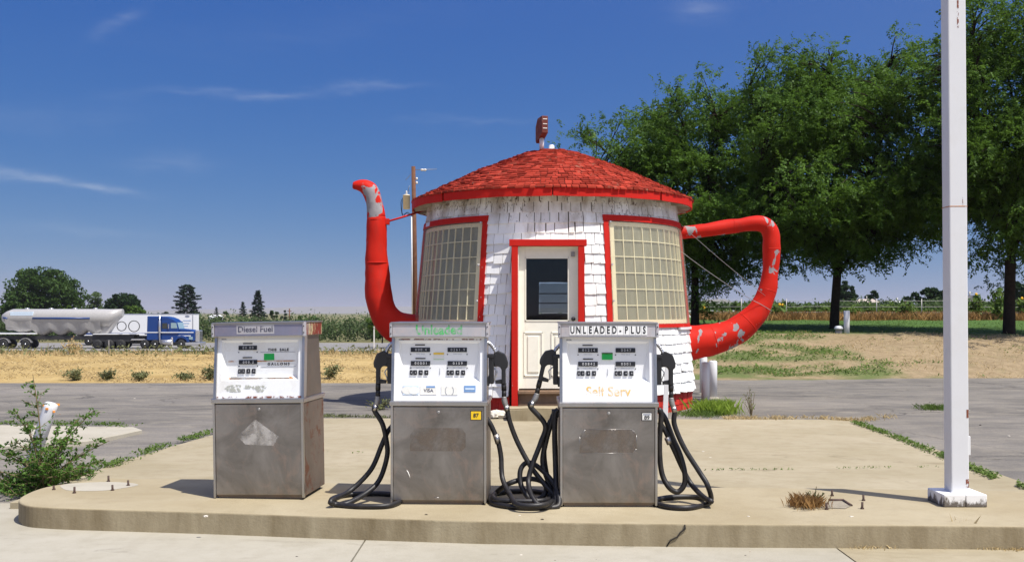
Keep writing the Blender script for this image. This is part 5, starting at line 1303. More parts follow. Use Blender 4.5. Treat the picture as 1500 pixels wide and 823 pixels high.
# the hopper bottoms: one scalloped trough under the barrel
m = MB(); NX, NK = 110, 13; vs = []
hop = (36, 64, 91, 118, 143)
for i in range(NX + 1):
    px = lerp(14, 152, i / NX); dmin = min(abs(px - h) for h in hop); hb_ = 493.5 if px > 48 else 489
    u = min(1, dmin / 13.5); endf = max(0, (px - 143) / 9) if px > 143 else max(0, (28 - px) / 14)
    bot = lerp(hb_, 484.5, max(u ** 1.35, min(1, endf))); wb = lerp(.16, .80, max(u ** .8, min(1, endf)))
    for k in range(NK):
        t = k / (NK - 1) * 2 - 1; q = abs(t)
        wdt = wb + (Rt * .99 - wb) * (q ** .75); z_ = lerp(TZ(bot), zc - Rt * .05, q ** 1.1)
        vs.append((kx(px), math.copysign(wdt, t) if q > .01 else 0, z_))
m.add(vs, [(i * NK + k, i * NK + k + 1, (i + 1) * NK + k + 1, (i + 1) * NK + k) for i in range(NX) for k in range(NK - 1)], True); m.build('hopper_trough', MAT['tank'], tk)
for px in hop:
    m = MB(); hb_ = 493.5 if px > 48 else 489; m.lathe([(.13, TZ(hb_ + 2.2)), (.2, TZ(hb_ + 1)), (.3, TZ(hb_ - 1))], (kx(px), 0, 0), 14); m.build('hopper_outlet', MAT['alloy'], tk)
m = MB(); m.tube([(kx(54), -Rt * .995, zc + .0), (kx(137), -Rt * .995, zc + .0)], .10, 6); m.tube([(kx(10), -.78, zc + .05), (kx(17), -1.0, zc - .05)], .1, 6); m.build('blue_line', MAT['truck_blue'], tank)
m = MB(); m.prism([(kx(21), zc + .3), (kx(54), zc + .3), (kx(54), zc + .75), (kx(21), zc + .75)], -1.035, -.75, None, .01); m.build('pale_panel', MAT['palesticker'], tank)
m = MB()
for px in (40, 75, 110, 140): m.lathe([(.26, 0), (.26, .10), (.2, .14)], (kx(px), 0, zc + Rt - .03), 14)
m.build('hatch', MAT['alloy'], tank)
m = MB(); m.box((kx(-30), -1.15, TZ(489)), (kx(58), 1.15, TZ(487.2))); m.build('white_rail', MAT['truck_white'], tk)
m = MB(); m.box((kx(142), -1.1, TZ(489.5)), (kx(216), 1.1, TZ(488.3))); m.build('white_rail', MAT['truck_white'], tk)
m = MB(); m.box((kx(-30), -.5, TZ(497)), (kx(215), .5, TZ(491.5))); m.box((kx(140), -.9, TZ(500)), (kx(200), .9, TZ(490))); m.build('frame', MAT['chassis'], tk)
m = MB()
for (px, rr) in ((202, .62), (184, .52)):
    m.tube([(kx(px) + rr * math.cos(a), -1.2, TZ(477.5) + rr * math.sin(a)) for a in [2 * math.pi * k / 24 for k in range(25)]], .05, 6)
m.build('hose_reel', MAT['chassis'], tk)
m = MB(); m.prism([(kx(142), TZ(488)), (kx(160), TZ(488)), (kx(172), TZ(470)), (kx(160), TZ(464))], -.5, .5, None, .02); m.build('front_support', MAT['tank'], tk)
for px in (-8, 12, 44):
    for s in (-1, 1):
        wheel(tk, kx(px), s * .95, w=.5)
    m = MB(); arc = [(kx(px) + .72 * math.cos(a), .5 + .72 * math.sin(a)) for a in [math.pi * (k + 1) / 12 for k in range(11)]]; arc2 = [(kx(px) + .66 * math.cos(a), .5 + .66 * math.sin(a)) for a in [math.pi * (k + 1) / 12 for k in range(10, -1, -1)]]
    m.prism(arc + arc2, -1.22, -.7); m.build('mudguard', MAT['alloy'], tk)
for px in (148, 165, 182):
    for s in (-1, 1): wheel(tk, kx(px), s * .95, w=.5, rim='chassis')
# white box trailer on the far lane
bd = 130.0; bs = bd / F
bt = empty('box_trailer', ((210 - 750) * bs, bd, TZ0), label='plain white box trailer on the far lane behind the blue tractor', cat='trailer')
def bxx(px): return (px - 210) * bs
zt_, zb_ = CAMZ - (459.5 - HOR) * bs - TZ0, 1.15
m = MB(); m.bbox((bxx(118), -1.28, zb_), (bxx(287), 1.28, zt_), .03); body = m.build('box_body', MAT['truck_white'], bt)
m = MB(); m.bbox((bxx(118) - .02, -1.30, zt_ - .10), (bxx(287) + .02, 1.30, zt_ + .01), .02); m.box((bxx(286.4), -1.295, zb_), (bxx(287.3), -1.2, zt_)); m.build('edge_rail', MAT['alloy'], body)
m = MB(); m.lathe([(.30, 0), (.30, -.012)], (bxx(279), -1.282, zt_ - .32), 20, 'y'); m.v = [(v[0], v[1], zt_ - .32 + (v[2] - zt_ + .32) * .45) for v in m.v]; m.build('oval_emblem', MAT['greyprint'], body)
m = MB()
for k in range(3): m.box((bxx(273), -1.293, zt_ - .9 - k * .35), (bxx(284 - 2 * k), -1.281, zt_ - .82 - k * .35))
m.build('small_print', MAT['blue_s'], body)
m = MB(); m.box((bxx(118), -1.292, zb_ + .22), (bxx(220), -1.28, zb_ + .42)); m.build('blue_band', MAT['truck_blue'], body)
m = MB(); m.box((bxx(125), -.45, .8), (bxx(285), .45, 1.15)); m.build('frame', MAT['chassis'], bt)
for px in (262, 275, 135):
    for s in (-1, 1): wheel(bt, bxx(px), s * 1.0, w=.5)
# roadside markers
def marker(px, py0, py1, d, w, label, mat, cat='marker post'):
    b_ = P(px, py1, d); h = (py1 - py0) * d / F
    e = empty('marker_post', (b_.x, d, terrain(b_.x, d) - .05), label=label, cat=cat, group='roadside posts by the highway')
    top = b_.z + h - e.location.z
    m = MB(); m.prism([(-w / 2, 0), (w / 2, 0), (w / 2, top), (-w / 2, top)], -.012, .012, None, .004); m.build('post', mat, e)
    m = MB(); m.box((-w * .35, -.017, top - .16), (w * .35, -.0125, top - .03)); m.build('reflector', MAT['alloy'], e)
    return e
marker(100, 511, 522, 33, .045, 'short white flat marker at the crest of the dry field', MAT['whitepaint'])
marker(70.5, 503, 513, 60, .06, 'thin grey post in weeds below the tank hoppers', MAT['wire'])
marker(159.5, 498, 520, 34, .04, 'tall thin grey post before the rear of the tractor', MAT['wire'])
marker(252, 494, 516, 40, .05, 'tall thin white post in line with the tractor door', MAT['whitepaint'])
marker(548, 478, 502, 55, .07, 'leaning white stake left of the red spout foot', MAT['whitepaint'])

# ------------------------------------------------------------------ foliage tools
def rot_mats(ax, ay, az):
    cx, sx = np.cos(ax), np.sin(ax); cy, sy = np.cos(ay), np.sin(ay); cz, sz = np.cos(az), np.sin(az)
    n = len(ax); M_ = np.zeros((n, 3, 3))
    M_[:, 0, 0] = cz * cy; M_[:, 0, 1] = cz * sy * sx - sz * cx; M_[:, 0, 2] = cz * sy * cx + sz * sx
    M_[:, 1, 0] = sz * cy; M_[:, 1, 1] = sz * sy * sx + cz * cx; M_[:, 1, 2] = sz * sy * cx - cz * sx
    M_[:, 2, 0] = -sy; M_[:, 2, 1] = cy * sx; M_[:, 2, 2] = cy * cx
    return M_
def leaves(c, ln, wd, flat=.6):
    """one leaf-shaped quad (a diamond) per centre"""
    n = len(c); ln = np.broadcast_to(ln, (n,)); wd = np.broadcast_to(wd, (n,))
    q = np.zeros((n, 4, 3)); q[:, 0, 0] = -ln / 2; q[:, 2, 0] = ln / 2; q[:, 1, 1] = -wd / 2; q[:, 3, 1] = wd / 2
    q[:, 1, 0] = q[:, 3, 0] = ln * .08
    M_ = rot_mats(rng.normal(0, flat, n), rng.normal(0.15, flat, n), rng.uniform(0, 2 * np.pi, n))
    return np.einsum('nij,nkj->nki', M_, q) + c[:, None, :]
def frond_template(nl=7, L_=.30, leaf=.088, w=.046):
    out = []
    for i in range(nl):
        t = (i + .6) / nl
        for s in (-1, 1):
            x0 = t * L_; droop = -.30 * t * t * L_
            l_ = leaf * (1 - .45 * abs(t - .45)); a = s * R(62)
            dx, dy = math.cos(a) * l_, math.sin(a) * l_
            nx_, ny_ = -math.sin(a) * w / 2, math.cos(a) * w / 2
            b0 = (x0, 0, droop); e_ = (x0 + dx, dy, droop - .035); m_ = (x0 + dx * .5, dy * .5, droop - .005)
            out.append([b0, (m_[0] + nx_, m_[1] + ny_, m_[2]), e_, (m_[0] - nx_, m_[1] - ny_, m_[2])])
    return np.array(out)
FT = frond_template()
def fronds(c, az, pitch, sc):
    n = len(c); M_ = rot_mats(rng.normal(0, .55, n), -pitch, az)
    q = np.einsum('nij,lkj->nlki', M_, FT) * np.asarray(sc)[:, None, None, None] + c[:, None, None, :]
    q = q + rng.normal(0, .022, (n, len(FT), 1, 3)) + rng.normal(0, .008, q.shape)
    return q.reshape(-1, 4, 3)
def shade_tree(loc, top, rx, ry, low, nclump, label, trunk_r, lean=(0, 0), seed=1, fork=2.0, off=(0, 0), npf=16):
    """honey locust: trunk, limbs, layered feathery sprays"""
    global rng; rng = np.random.default_rng(seed); rr = random.Random(seed)
    e = empty('shade_tree', loc, label=label, cat='tree', group='shade trees on the lawn')
    H = top - loc[2]; lo = low - loc[2]
    tr_ = MB(); fk = Vector((lean[0], lean[1], fork))
    tr_.tube(smooth_path([(0, 0, -.25), (.0, 0, .0), (lean[0] * .3, lean[1] * .3, fork * .45), fk], 5), lerp_list([trunk_r * 1.35, trunk_r * 1.12, trunk_r * .95, trunk_r * .9], 5), 12)
    limbs = []
    nl = 9
    for i in range(nl):
        a = 2 * math.pi * i / nl + rr.uniform(-.3, .3); reach = rr.uniform(.55, .95); hh = rr.uniform(.45, .95) if i % 3 else .98
        tip = Vector((off[0] + math.cos(a) * rx * reach * (1 - .5 * (hh > .9)), off[1] + math.sin(a) * ry * reach * (1 - .5 * (hh > .9)), lo + (H - lo) * hh * .9))
        mid = fk.lerp(tip, .45) + Vector((rr.uniform(-.3, .3), rr.uniform(-.3, .3), .5))
        st_ = fk + Vector((0, 0, rr.uniform(-.25, .05)))
        path = smooth_path([st_, st_.lerp(mid, .5) + Vector((0, 0, .15)), mid, mid.lerp(tip, .5) + Vector((rr.uniform(-.25, .25), rr.uniform(-.25, .25), .1)), tip], 4)
        r0 = trunk_r * rr.uniform(.38, .58)
        tr_.tube(path, [lerp(r0, .018, (k / (len(path) - 1)) ** .7) for k in range(len(path))], 8)
        limbs.append(path)
    LP = np.array([p for pa in limbs for p in pa[4:]]); 
    # clump centres inside an irregular crown
    cl = []; nb = 76
    while len(cl) < nclump:
        v = np.array([rr.gauss(0, 1), rr.gauss(0, 1), rr.gauss(0, 1)]); v /= np.linalg.norm(v)
        rad_ = rr.uniform(.12, 1) ** .40
        lob = 1 + .34 * mnoise.noise(Vector(v * 2.2) + Vector((seed * 7, 0, 0))) + .16 * mnoise.noise(Vector(v * 5) + Vector((0, seed * 3, 0)))
        zz_ = v[2] * rad_ * lob
        hz_ = lo + (H - lo) * (.40 + .57 * zz_ if zz_ > 0 else .40 + .38 * zz_)
        p = np.array([off[0] + v[0] * rad_ * lob * rx * .93, off[1] + v[1] * rad_ * lob * ry * .93, hz_])
        br = rr.uniform(.5, .85)
        for q_ in range(nclump // nb): cl.append(p + np.array([rr.gauss(0, br), rr.gauss(0, br), rr.gauss(0, .34)]))
    for pa in limbs:                                   # feathery ends where limbs reach past the crown
        for p_ in pa[-4:]:
            for q_ in range(2): cl.append(np.array(p_) + np.array([rr.gauss(0, .22), rr.gauss(0, .22), rr.gauss(0, .12)]))
    cl = np.array(cl); Q = []
    for p in cl:
        dd = np.linalg.norm(LP - p + np.array([0, 0, .5]), axis=1); s_ = Vector(LP[dd.argmin()]); t_ = Vector(p)
        mid = s_.lerp(t_, .5) + Vector((rr.uniform(-.15, .15), rr.uniform(-.15, .15), .18))
        pa = smooth_path([s_, mid, t_], 3); tr_.tube(pa, [lerp(.028, .009, k / (len(pa) - 1)) for k in range(len(pa))], 5, False)
        out = math.atan2(p[1] - off[1], p[0] - off[0])
        n = npf + rr.randint(-2, 3)
        c = p + rng.normal(0, 1, (n, 3)) * np.array([.28, .28, .19])
        az = out + rng.normal(0, 1.15, n)
        Q.append(fronds(c, az, rng.normal(.05, .75, n), rng.uniform(.75, 1.3, n)))
    tr_.build('trunk', MAT['bark'], e)
    np_quads('crown', np.concatenate(Q), MAT['locust'], e)
    return e
def tree_at(px, py, d): p = P(px, py, d); return (p.x, p.y, terrain(p.x, p.y) - .03)
def X_(px, d): return (px - 750) * d / F
def Z_(py, d): return CAMZ - (py - HOR) * d / F
dA, dB, dC = 38.0, 35.0, 31.5
shade_tree(tree_at(1018, 480, dA), Z_(122, dA), 4.5, 3.6, Z_(428, dA), 900, 'feathery green shade tree behind the red handle, its trunk beside the teapot', .15, (.0, 0), 3, 2.4, (X_(1000, dA) - X_(1018, dA), 0))
shade_tree(tree_at(1222, 480, dB), Z_(44, dB), 4.0, 3.5, Z_(405, dB), 980, 'feathery green shade tree with forked trunk above the vent pipe', .155, (.12, 0), 9, 2.1, (X_(1245, dB) - X_(1222, dB), 0))
shade_tree(tree_at(1478, 475, dC), Z_(-55, dC), 3.1, 3.2, Z_(385, dC), 900, 'feathery green shade tree cut by the frame behind the white pole', .17, (.05, 0), 14, 2.4, (X_(1500, dC) - X_(1478, dC), 0))

def clump_tree(name, px, py_base, py_top, wpx, d, label, mat, nlobe, nleaf, leaf, seed, group=None, squash=.8, low=.12):
    """distant broad-leaved tree: trunk and leaf clumps on an uneven crown"""
    global rng; rng = np.random.default_rng(seed); rr = random.Random(seed)
    x, z = X_(px, d), Z_(py_base, d); H = Z_(py_top, d) - z; rx = wpx / 2 * d / F
    e = empty(name, (x, d, z), label=label, cat='tree', group=group)
    tr_ = MB(); tr_.tube([(0, 0, -.2), (.05, 0, H * .35), (0, 0, H * .75)], [H * .028, H * .02, H * .006], 7)
    Q = []
    for i in range(nlobe):
        v = np.array([rr.gauss(0, 1), rr.gauss(0, 1), rr.gauss(0, 1)]); v /= np.linalg.norm(v)
        q = rr.uniform(.3, 1) ** .5
        c = np.array([v[0] * q * rx * .85, v[1] * q * rx * .7, H * (low + (1 - low) * (.5 + .46 * v[2] * q))])
        r_ = rr.uniform(.10, .24) * min(rx, H * .5)
        k = nleaf // nlobe
        dv = rng.normal(0, 1, (k, 3)); dv /= np.linalg.norm(dv, axis=1)[:, None]
        pts = c + dv * r_ * (rng.uniform(.2, 1, (k, 1)) ** .4) * np.array([1.35, 1.35, squash])
        Q.append(leaves(pts, rng.uniform(.7, 1.3, k) * leaf, rng.uniform(.35, .6, k) * leaf, .7))
        tr_.tube([(0, 0, H * .3), tuple(c)], [H * .01, H * .003], 4, False)
    tr_.build('trunk', MAT['bark'], e); np_quads('crown', np.concatenate(Q), MAT[mat], e); return e
def conifer(px, py_base, py_top, wpx, d, label, seed, n=60, open_=0.0, group='dark conifers beyond the orchard'):
    global rng; rng = np.random.default_rng(seed); rr = random.Random(seed)
    x, z = X_(px, d), Z_(py_base, d); H = Z_(py_top, d) - z; rx = wpx / 2 * d / F
    e = empty('conifer', (x, d, z), label=label, cat='tree', group=group)
    tr_ = MB(); tr_.tube([(0, 0, -.2), (0, 0, H * .98)], [H * .025, H * .003], 7); Q = []
    for i in range(n):
        t = .08 + .9 * i / n; a = i * 2.4 + rr.uniform(-.4, .4)
        if open_: prof = (math.sin(math.pi * min(1, (t + .15) * .85)) ** .6) * rr.uniform(.55, 1.1)
        else: prof = (1 - t) ** .85 * rr.uniform(.75, 1.08) + .03
        L_ = rx * prof; k = max(16, int(150 * prof ** .7) + 16)
        s = rng.uniform(.1, 1, k) ** .6
        pts = np.stack([np.cos(a) * L_ * s, np.sin(a) * L_ * s, H * t - (.10 if not open_ else -.12) * L_ * s + 0 * s], 1) + rng.normal(0, 1, (k, 3)) * np.array([.10, .10, .05]) * (H * .16)
        Q.append(leaves(pts, rng.uniform(.7, 1.3, k) * H * .055, rng.uniform(.3, .5, k) * H * .055, .5))
        tr_.tube([(0, 0, H * t), (math.cos(a) * L_ * .9, math.sin(a) * L_ * .9, H * t - .05 * L_)], [H * .006, H * .002], 4, False)
    tr_.build('trunk', MAT['bark'], e); np_quads('crown', np.concatenate(Q), MAT['needle'], e); return e
FAR = 'trees across the highway'
clump_tree('broad_tree', 66, 505, 388, 116, 190, 'large rounded dark green tree rising behind the tank trailer', 'leaf_mid', 150, 24000, .62, 21, FAR, .8, .1)
clump_tree('broad_tree', 181, 500, 423, 66, 200, 'dense dark domed tree behind the front end of the tank', 'leaf_dark', 80, 14000, .55, 22, FAR, .8, .1)
clump_tree('broad_tree', 134, 500, 422, 56, 215, 'thin greyish ragged tree between the two larger trees', 'orchard', 40, 3600, .6, 23, FAR, .9, .1)
clump_tree('broad_tree', 197, 498, 441, 46, 175, 'low bright green bushy tree before the domed tree', 'leaf_bright', 34, 5000, .5, 24, FAR, .9, .0)
clump_tree('broad_tree', 103, 498, 441, 30, 175, 'small bright green tree behind the middle of the tank', 'leaf_bright', 24, 3200, .5, 25, FAR, .9, .0)
clump_tree('broad_tree', 15, 500, 428, 46, 178, 'dark green tree at the edge of the large rounded tree', 'leaf_mid', 36, 5000, .55, 26, FAR, .9, .0)
conifer(274, 478, 416, 42, 240, 'bushy dark pine with uneven branches right of the blue tractor', 31, 70, 1.0)
conifer(378, 478, 424, 36, 240, 'tall pointed dark spruce behind the diesel pump', 32, 64)
conifer(356, 478, 441, 26, 236, 'shorter dense conifer touching the tall pointed spruce', 33, 44)
conifer(317, 478, 449, 17, 250, 'small pointed conifer between the pine and the spruce', 34, 34)
clump_tree('broad_tree', 328, 478, 456, 20, 245, 'pale green low tree by the small pointed conifer', 'orchard', 10, 1200, .6, 35, FAR)
clump_tree('broad_tree', 400, 478, 453, 16, 248, 'small round tree right of the tall spruce', 'leaf_mid', 9, 1200, .6, 36, FAR)
clump_tree('broad_tree', 416, 476, 453, 14, 300, 'bluish dark small tree beside the thin far pole', 'leaf_dark', 9, 900, .7, 37, FAR)
clump_tree('broad_tree', 560, 500, 456, 60, 120, 'bright green leafy tree at the foot of the red spout', 'leaf_bright', 26, 7000, .42, 38, FAR, .9, .0)
clump_tree('broad_tree', 452, 480, 459, 40, 190, 'low light green trees at the edge of the orchard', 'leaf_bright', 14, 2600, .5, 39, FAR)
clump_tree('broad_tree', 240, 476, 455, 24, 280, 'small grey green tree above the white box trailer', 'leaf_dark', 10, 1000, .7, 40, FAR)
e = empty('far_pole', (X_(424, 240), 240, Z_(478, 240)), label='thin dark pole standing at the orchard edge far off', cat='utility pole')
m = MB(); m.tube([(0, 0, 0), (0, 0, 4.2)], [.16, .13], 8); m.build('pole', MAT['polewood'], e); m = MB(); m.box((-.5, -.06, 3.5), (.5, .06, 3.65)); m.build('crossarm', MAT['polewood'], e)
RFAR = 'trees beyond the right hand orchard'
RFAR = 'trees beyond the orchard by the lawn'
clump_tree('broad_tree', 1240, 455, 411, 34, 150, 'dark green rounded tree seen beside the forked trunk', 'leaf_dark', 44, 5000, .42, 51, RFAR)
clump_tree('broad_tree', 1278, 452, 424, 22, 155, 'small dark tree above the tan roof', 'leaf_dark', 26, 2600, .42, 52, RFAR)
clump_tree('broad_tree', 1331, 448, 432, 16, 170, 'tiny dark tree above the white roof strip', 'leaf_dark', 16, 1300, .42, 53, RFAR)
clump_tree('broad_tree', 1361, 455, 420, 50, 110, 'broad dark bushy tree beside the white pole', 'leaf_dark', 56, 7000, .36, 54, RFAR)
clump_tree('broad_tree', 1498, 452, 412, 40, 120, 'dark tree cut by the frame behind the last trunk', 'leaf_dark', 44, 5000, .38, 55, RFAR)

# orchards that read as one mass
def orchard(name, rows, mat, label, leaf, seed):
    """rows of bushes; every row is a line of uneven leafy mounds"""
    global rng; rng = np.random.default_rng(seed); rr = random.Random(seed); Q = []
    for (px0, px1, d, zb, zt0, n, thick) in rows:
        x0, x1 = X_(px0, d), X_(px1, d); st_ = (zt0 - zb) * .52; nb = max(3, int((x1 - x0) / st_)); per = n // nb
        for b_ in range(nb):
            cx_ = x0 + (b_ + rr.uniform(.1, .9)) * st_; h = (zt0 - zb) * rr.choice((rr.uniform(.62, .95), rr.uniform(.85, 1.12))); rx_ = st_ * rr.uniform(.55, .95)
            dv = rng.normal(0, 1, (per, 3)); dv /= np.linalg.norm(dv, axis=1)[:, None]; dv *= rng.uniform(.15, 1, (per, 1)) ** .45
            wob = 1 + .28 * np.sin(dv[:, 0] * 7 + b_) * np.cos(dv[:, 2] * 6 + b_ * 2)
            c = np.stack([cx_ + dv[:, 0] * rx_ * wob, d + rr.gauss(0, thick * .4) + dv[:, 1] * thick, zb + h * (.46 + .54 * dv[:, 2] * wob)], 1)
            Q.append(leaves(c, rng.uniform(.7, 1.4, per) * leaf, rng.uniform(.35, .6, per) * leaf, .8))
    o = np_quads(name, np.concatenate(Q), MAT[mat]); tag(o, label, None, None, 'stuff')
orchard('orchard_foliage', [(-320, 940, 150, -2.6, 1.55, 26000, 1.1), (-320, 940, 159, -2.6, 1.5, 15000, 1.2), (-320, 940, 170, -2.6, 1.5, 13000, 1.2), (-60, 940, 184, -2.6, 1.5, 8000, 1.2), (-60, 940, 200, -2.4, 1.5, 7000, 1.2)], 'orchard', 'dense green orchard rows across the highway', .42, 61)
orchard('vineyard_foliage', [(860, 1760, 62, 1.2, 2.2, 36000, .5), (860, 1760, 66, 1.2, 2.15, 14000, .5), (1000, 1560, 71, 1.2, 2.3, 8000, .5), (1000, 1560, 77, 1.2, 2.5, 8000, .5), (1000, 1560, 84, 1.2, 2.75, 8000, .5)], 'orchard', 'rows of green crop behind the wire fence and lawn', .26, 62)
orchard('green_weed_band', [(1080, 1600, 50.2, 1.2, 2.0, 15000, .5), (1020, 1080, 50.2, 1.2, 1.8, 1200, .4)], 'weed', 'bright green tall weeds along the wire fence', .20, 63)

# blades of grass
def blades(c, h, w, lean=.35):
    n = len(c); az = rng.uniform(0, 2 * np.pi, n); h = np.broadcast_to(h, (n,)); w = np.broadcast_to(w, (n,))
    q = np.zeros((n, 4, 3)); dx, dy = np.cos(az), np.sin(az)
    lx = rng.normal(0, lean, n) * h; ly = rng.normal(0, lean, n) * h
    q[:, 0] = c - np.stack([dx * w / 2, dy * w / 2, 0 * dx], 1); q[:, 1] = c + np.stack([dx * w / 2, dy * w / 2, 0 * dx], 1)
    top = c + np.stack([lx, ly, h * .97], 1); mid = c + np.stack([lx * .35, ly * .35, h * .55], 1)
    q[:, 2] = mid + np.stack([dx * w * .4, dy * w * .4, 0 * dx], 1); q[:, 3] = top
    return q
def on_ground(x, y): return np.array([terrain(a, b) for a, b in zip(x, y)])
def scatter(n, px0, px1, d0, d1, fn=None):
    px = rng.uniform(px0, px1, n); d = d0 + (d1 - d0) * rng.uniform(0, 1, n)
    x = (px - 750) * d / F; 
    if fn is not None:
        k = np.array([fn(a, b) for a, b in zip(x, d)]) > rng.uniform(0, 1, n); x, d = x[k], d[k]
    return np.stack([x, d, on_ground(x, d) - .01], 1)
rng = np.random.default_rng(70)
nz = lambda s, o: (lambda x, y: min(1, max(0, .5 + 1.6 * mnoise.noise((x * s, y * s, o)))))
c1_ = scatter(26000, -140, 640, 22.4, 31, nz(.9, 3)); q1 = blades(c1_, rng.uniform(.02, .08, len(c1_)), rng.uniform(.010, .022, len(c1_)), 1.1)
c2_ = scatter(9000, -140, 640, 30.2, 44, nz(.5, 9)); q2 = blades(c2_, rng.uniform(.06, .24, len(c2_)), rng.uniform(.012, .03, len(c2_)), .25)
c3_ = scatter(5000, 1080, 1600, 24, 31, nz(.9, 5)); q3 = blades(c3_, rng.uniform(.03, .10, len(c3_)), rng.uniform(.008, .016, len(c3_)), .6)
tag(np_quads('dry_grass', np.concatenate([q1, q2, q3]), MAT['straw']), 'dry yellow grass over the field and bank', None, None, 'stuff')
rng = np.random.default_rng(71)
c1_ = scatter(9000, 1015, 1560, 46.5, 49.5); q1 = blades(c1_, rng.uniform(.12, .5, len(c1_)), rng.uniform(.02, .05, len(c1_)), .4)
tag(np_quads('dry_brown_weeds', q1, MAT['brownweed']), 'brown dry weeds along the wire fence', None, None, 'stuff')
c1_ = scatter(7000, 990, 1600, 31.2, 46); q1 = blades(c1_, rng.uniform(.03, .08, len(c1_)), rng.uniform(.012, .02, len(c1_)), .5)
tag(np_quads('lawn_grass', q1, MAT['weed']), 'mown green lawn grass under the shade trees', None, None, 'stuff')
def gfun(x, y):
    n = mnoise.noise((x * .22, y * .4, 5)) * .9 + mnoise.noise((x * .8, y * 1.1, 2)) * .5
    return sstep(.05, .4, n + .75 * (1 - sstep(8.2, 11.2, x)) - .38 + .25 * (1 - sstep(25, 27, y)) - .5 * sstep(11, 13, x))
c1_ = scatter(15000, 990, 1560, 24.1, 31, lambda x, y: gfun(x, y) * sstep(-.25, .15, mnoise.noise((x * .9, y * 1.5, 31)))); c1_[:, 2] += rng.uniform(.01, .09, len(c1_))
c2_ = scatter(6000, 1150, 1560, 24.1, 31.5, lambda x, y: sstep(.22, .5, mnoise.noise((x * .55, y * .9, 21)) + .35 * mnoise.noise((x * 2.2, y * 2.2, 2))) * .8)
c2_[:, 2] += rng.uniform(.005, .06, len(c2_)); c1_ = np.concatenate([c1_, c2_])
tag(np_quads('ground_cover', leaves(c1_, rng.uniform(.05, .12, len(c1_)), rng.uniform(.025, .05, len(c1_)), .5), MAT['weed']), 'low green creeping weeds over the bank', None, None, 'stuff')
rng = np.random.default_rng(72)
cc = scatter(7500, -140, 640, 29.6, 46, nz(.45, 14)); cc[:, 2] += rng.uniform(.02, .3, len(cc))
tag(np_quads('scrub_weeds', leaves(cc, rng.uniform(.08, .2, len(cc)), rng.uniform(.03, .07, len(cc)), .8), MAT['greyweed']), 'dusty green scrub behind the field crest', None, None, 'stuff')

# single weeds
def weed(name, p, r, h, n, leaf, mat, label, cat='weed', group=None, stems=9, seed=0, stem_mat='stem', upright=.6):
    global rng; rng = np.random.default_rng(1000 + seed); rr = random.Random(seed)
    e = empty(name, p, label=label, cat=cat, group=group); sm = MB(); C_ = []
    for i in range(stems):
        a = rr.uniform(0, 6.28); q = rr.uniform(.2, 1); tip = Vector((math.cos(a) * r * q, math.sin(a) * r * q, h * rr.uniform(.5, 1) * (1 - .35 * q)))
        pa = smooth_path([(0, 0, 0), tip * .5 + Vector((0, 0, h * .15 * upright)), tip], 3); sm.tube(pa, [lerp(.006, .002, k / (len(pa) - 1)) for k in range(len(pa))], 4, False)
        for k in range(n // stems):
            t = rr.uniform(.2, 1); v = pa[min(int(t * (len(pa) - 1)), len(pa) - 1)]; C_.append((v.x + rr.gauss(0, leaf * .6), v.y + rr.gauss(0, leaf * .6), max(.01, v.z + rr.gauss(0, leaf * .5))))
    sm.build('stems', MAT[stem_mat], e); np_quads('leaves', leaves(np.array(C_), rng.uniform(.7, 1.3, len(C_)) * leaf, rng.uniform(.35, .55, len(C_)) * leaf, .8), MAT[mat], e); return e
def grass_tuft(name, p, r, n, h, w, mat, label, cat='grass tuft', group=None, seed=0, lean=.5):
    global rng; rng = np.random.default_rng(2000 + seed)
    c = np.zeros((n, 3)); c[:, :2] = rng.normal(0, r * .5, (n, 2)); 
    o = np_quads(name, blades(c, rng.uniform(.4, 1, n) * h, w, lean), MAT[mat]); o.location = p; tag(o, label, cat, group); return o
bankw = 'green weeds at the foot of the dry field'
for i, (px, d, r, h, lab) in enumerate(((111, 22.9, .42, .26, 'low wide green weed at the field edge, beyond the sapling top'), (159, 22.9, .22, .30, 'upright small weed at the field edge behind the pointed divider'), (203, 22.9, .30, .24, 'sprawling weed at the field edge before the diesel pump'), (484, 23.2, .38, .42, 'pale green weed at the field edge between diesel and unleaded pumps'), (308, 23.0, .25, .4, 'weed at the field edge showing beside the diesel pump rail'), (272, 23, .3, .16, 'yellowed low weed left of the diesel pump'))):
    x = X_(px, d); weed('field_weed', (x, d, terrain(x, d)), r, h, 320, .075, 'greyweed', lab, 'weed', bankw, 14, 80 + i)
x = X_(440 / 4.115, 33); weed('tall_weed', (X_(107, 33), 33, terrain(X_(107, 33), 33)), .5, .55, 500, .09, 'straw', 'tall pale weed clump standing before the tank hoppers', 'weed', None, 16, 90)
p = G(1048, 606, .05); grass_tuft('bright_grass', p, .32, 900, .26, .006, 'brightweed', 'bright green grass clump at the foot of the white bollards', 'grass tuft', None, 1, .38)
p = G(1023, 609, .05); grass_tuft('bright_grass', p, .34, 420, .11, .007, 'weed', 'low yellow green grass between the red skirt and bollards', 'grass tuft', None, 2, .5)
p = G(1101, 612, .05); weed('dry_sprig', p, .20, .52, 80, .035, 'greyweed', 'thin wiry weed sprig right of the bollards', 'weed', None, 9, 91)
p = G(1367, 600, .05); grass_tuft('lot_weed', p, .20, 260, .12, .007, 'weed', 'small weed tuft on the asphalt left of the white pole', 'weed', None, 3, .5)
p = G(1180, 742, ISL); grass_tuft('dry_tuft', p, .13, 420, .11, .0026, 'brownweed', 'dry reddish brown tuft by the square hole on the island', 'grass tuft', None, 4, .4)
p = G(1193, 740, ISL); weed('dry_tuft', p, .10, .16, 110, .022, 'greyweed', 'wispy greenish weed inside the square hole on the island', 'weed', None, 8, 92)
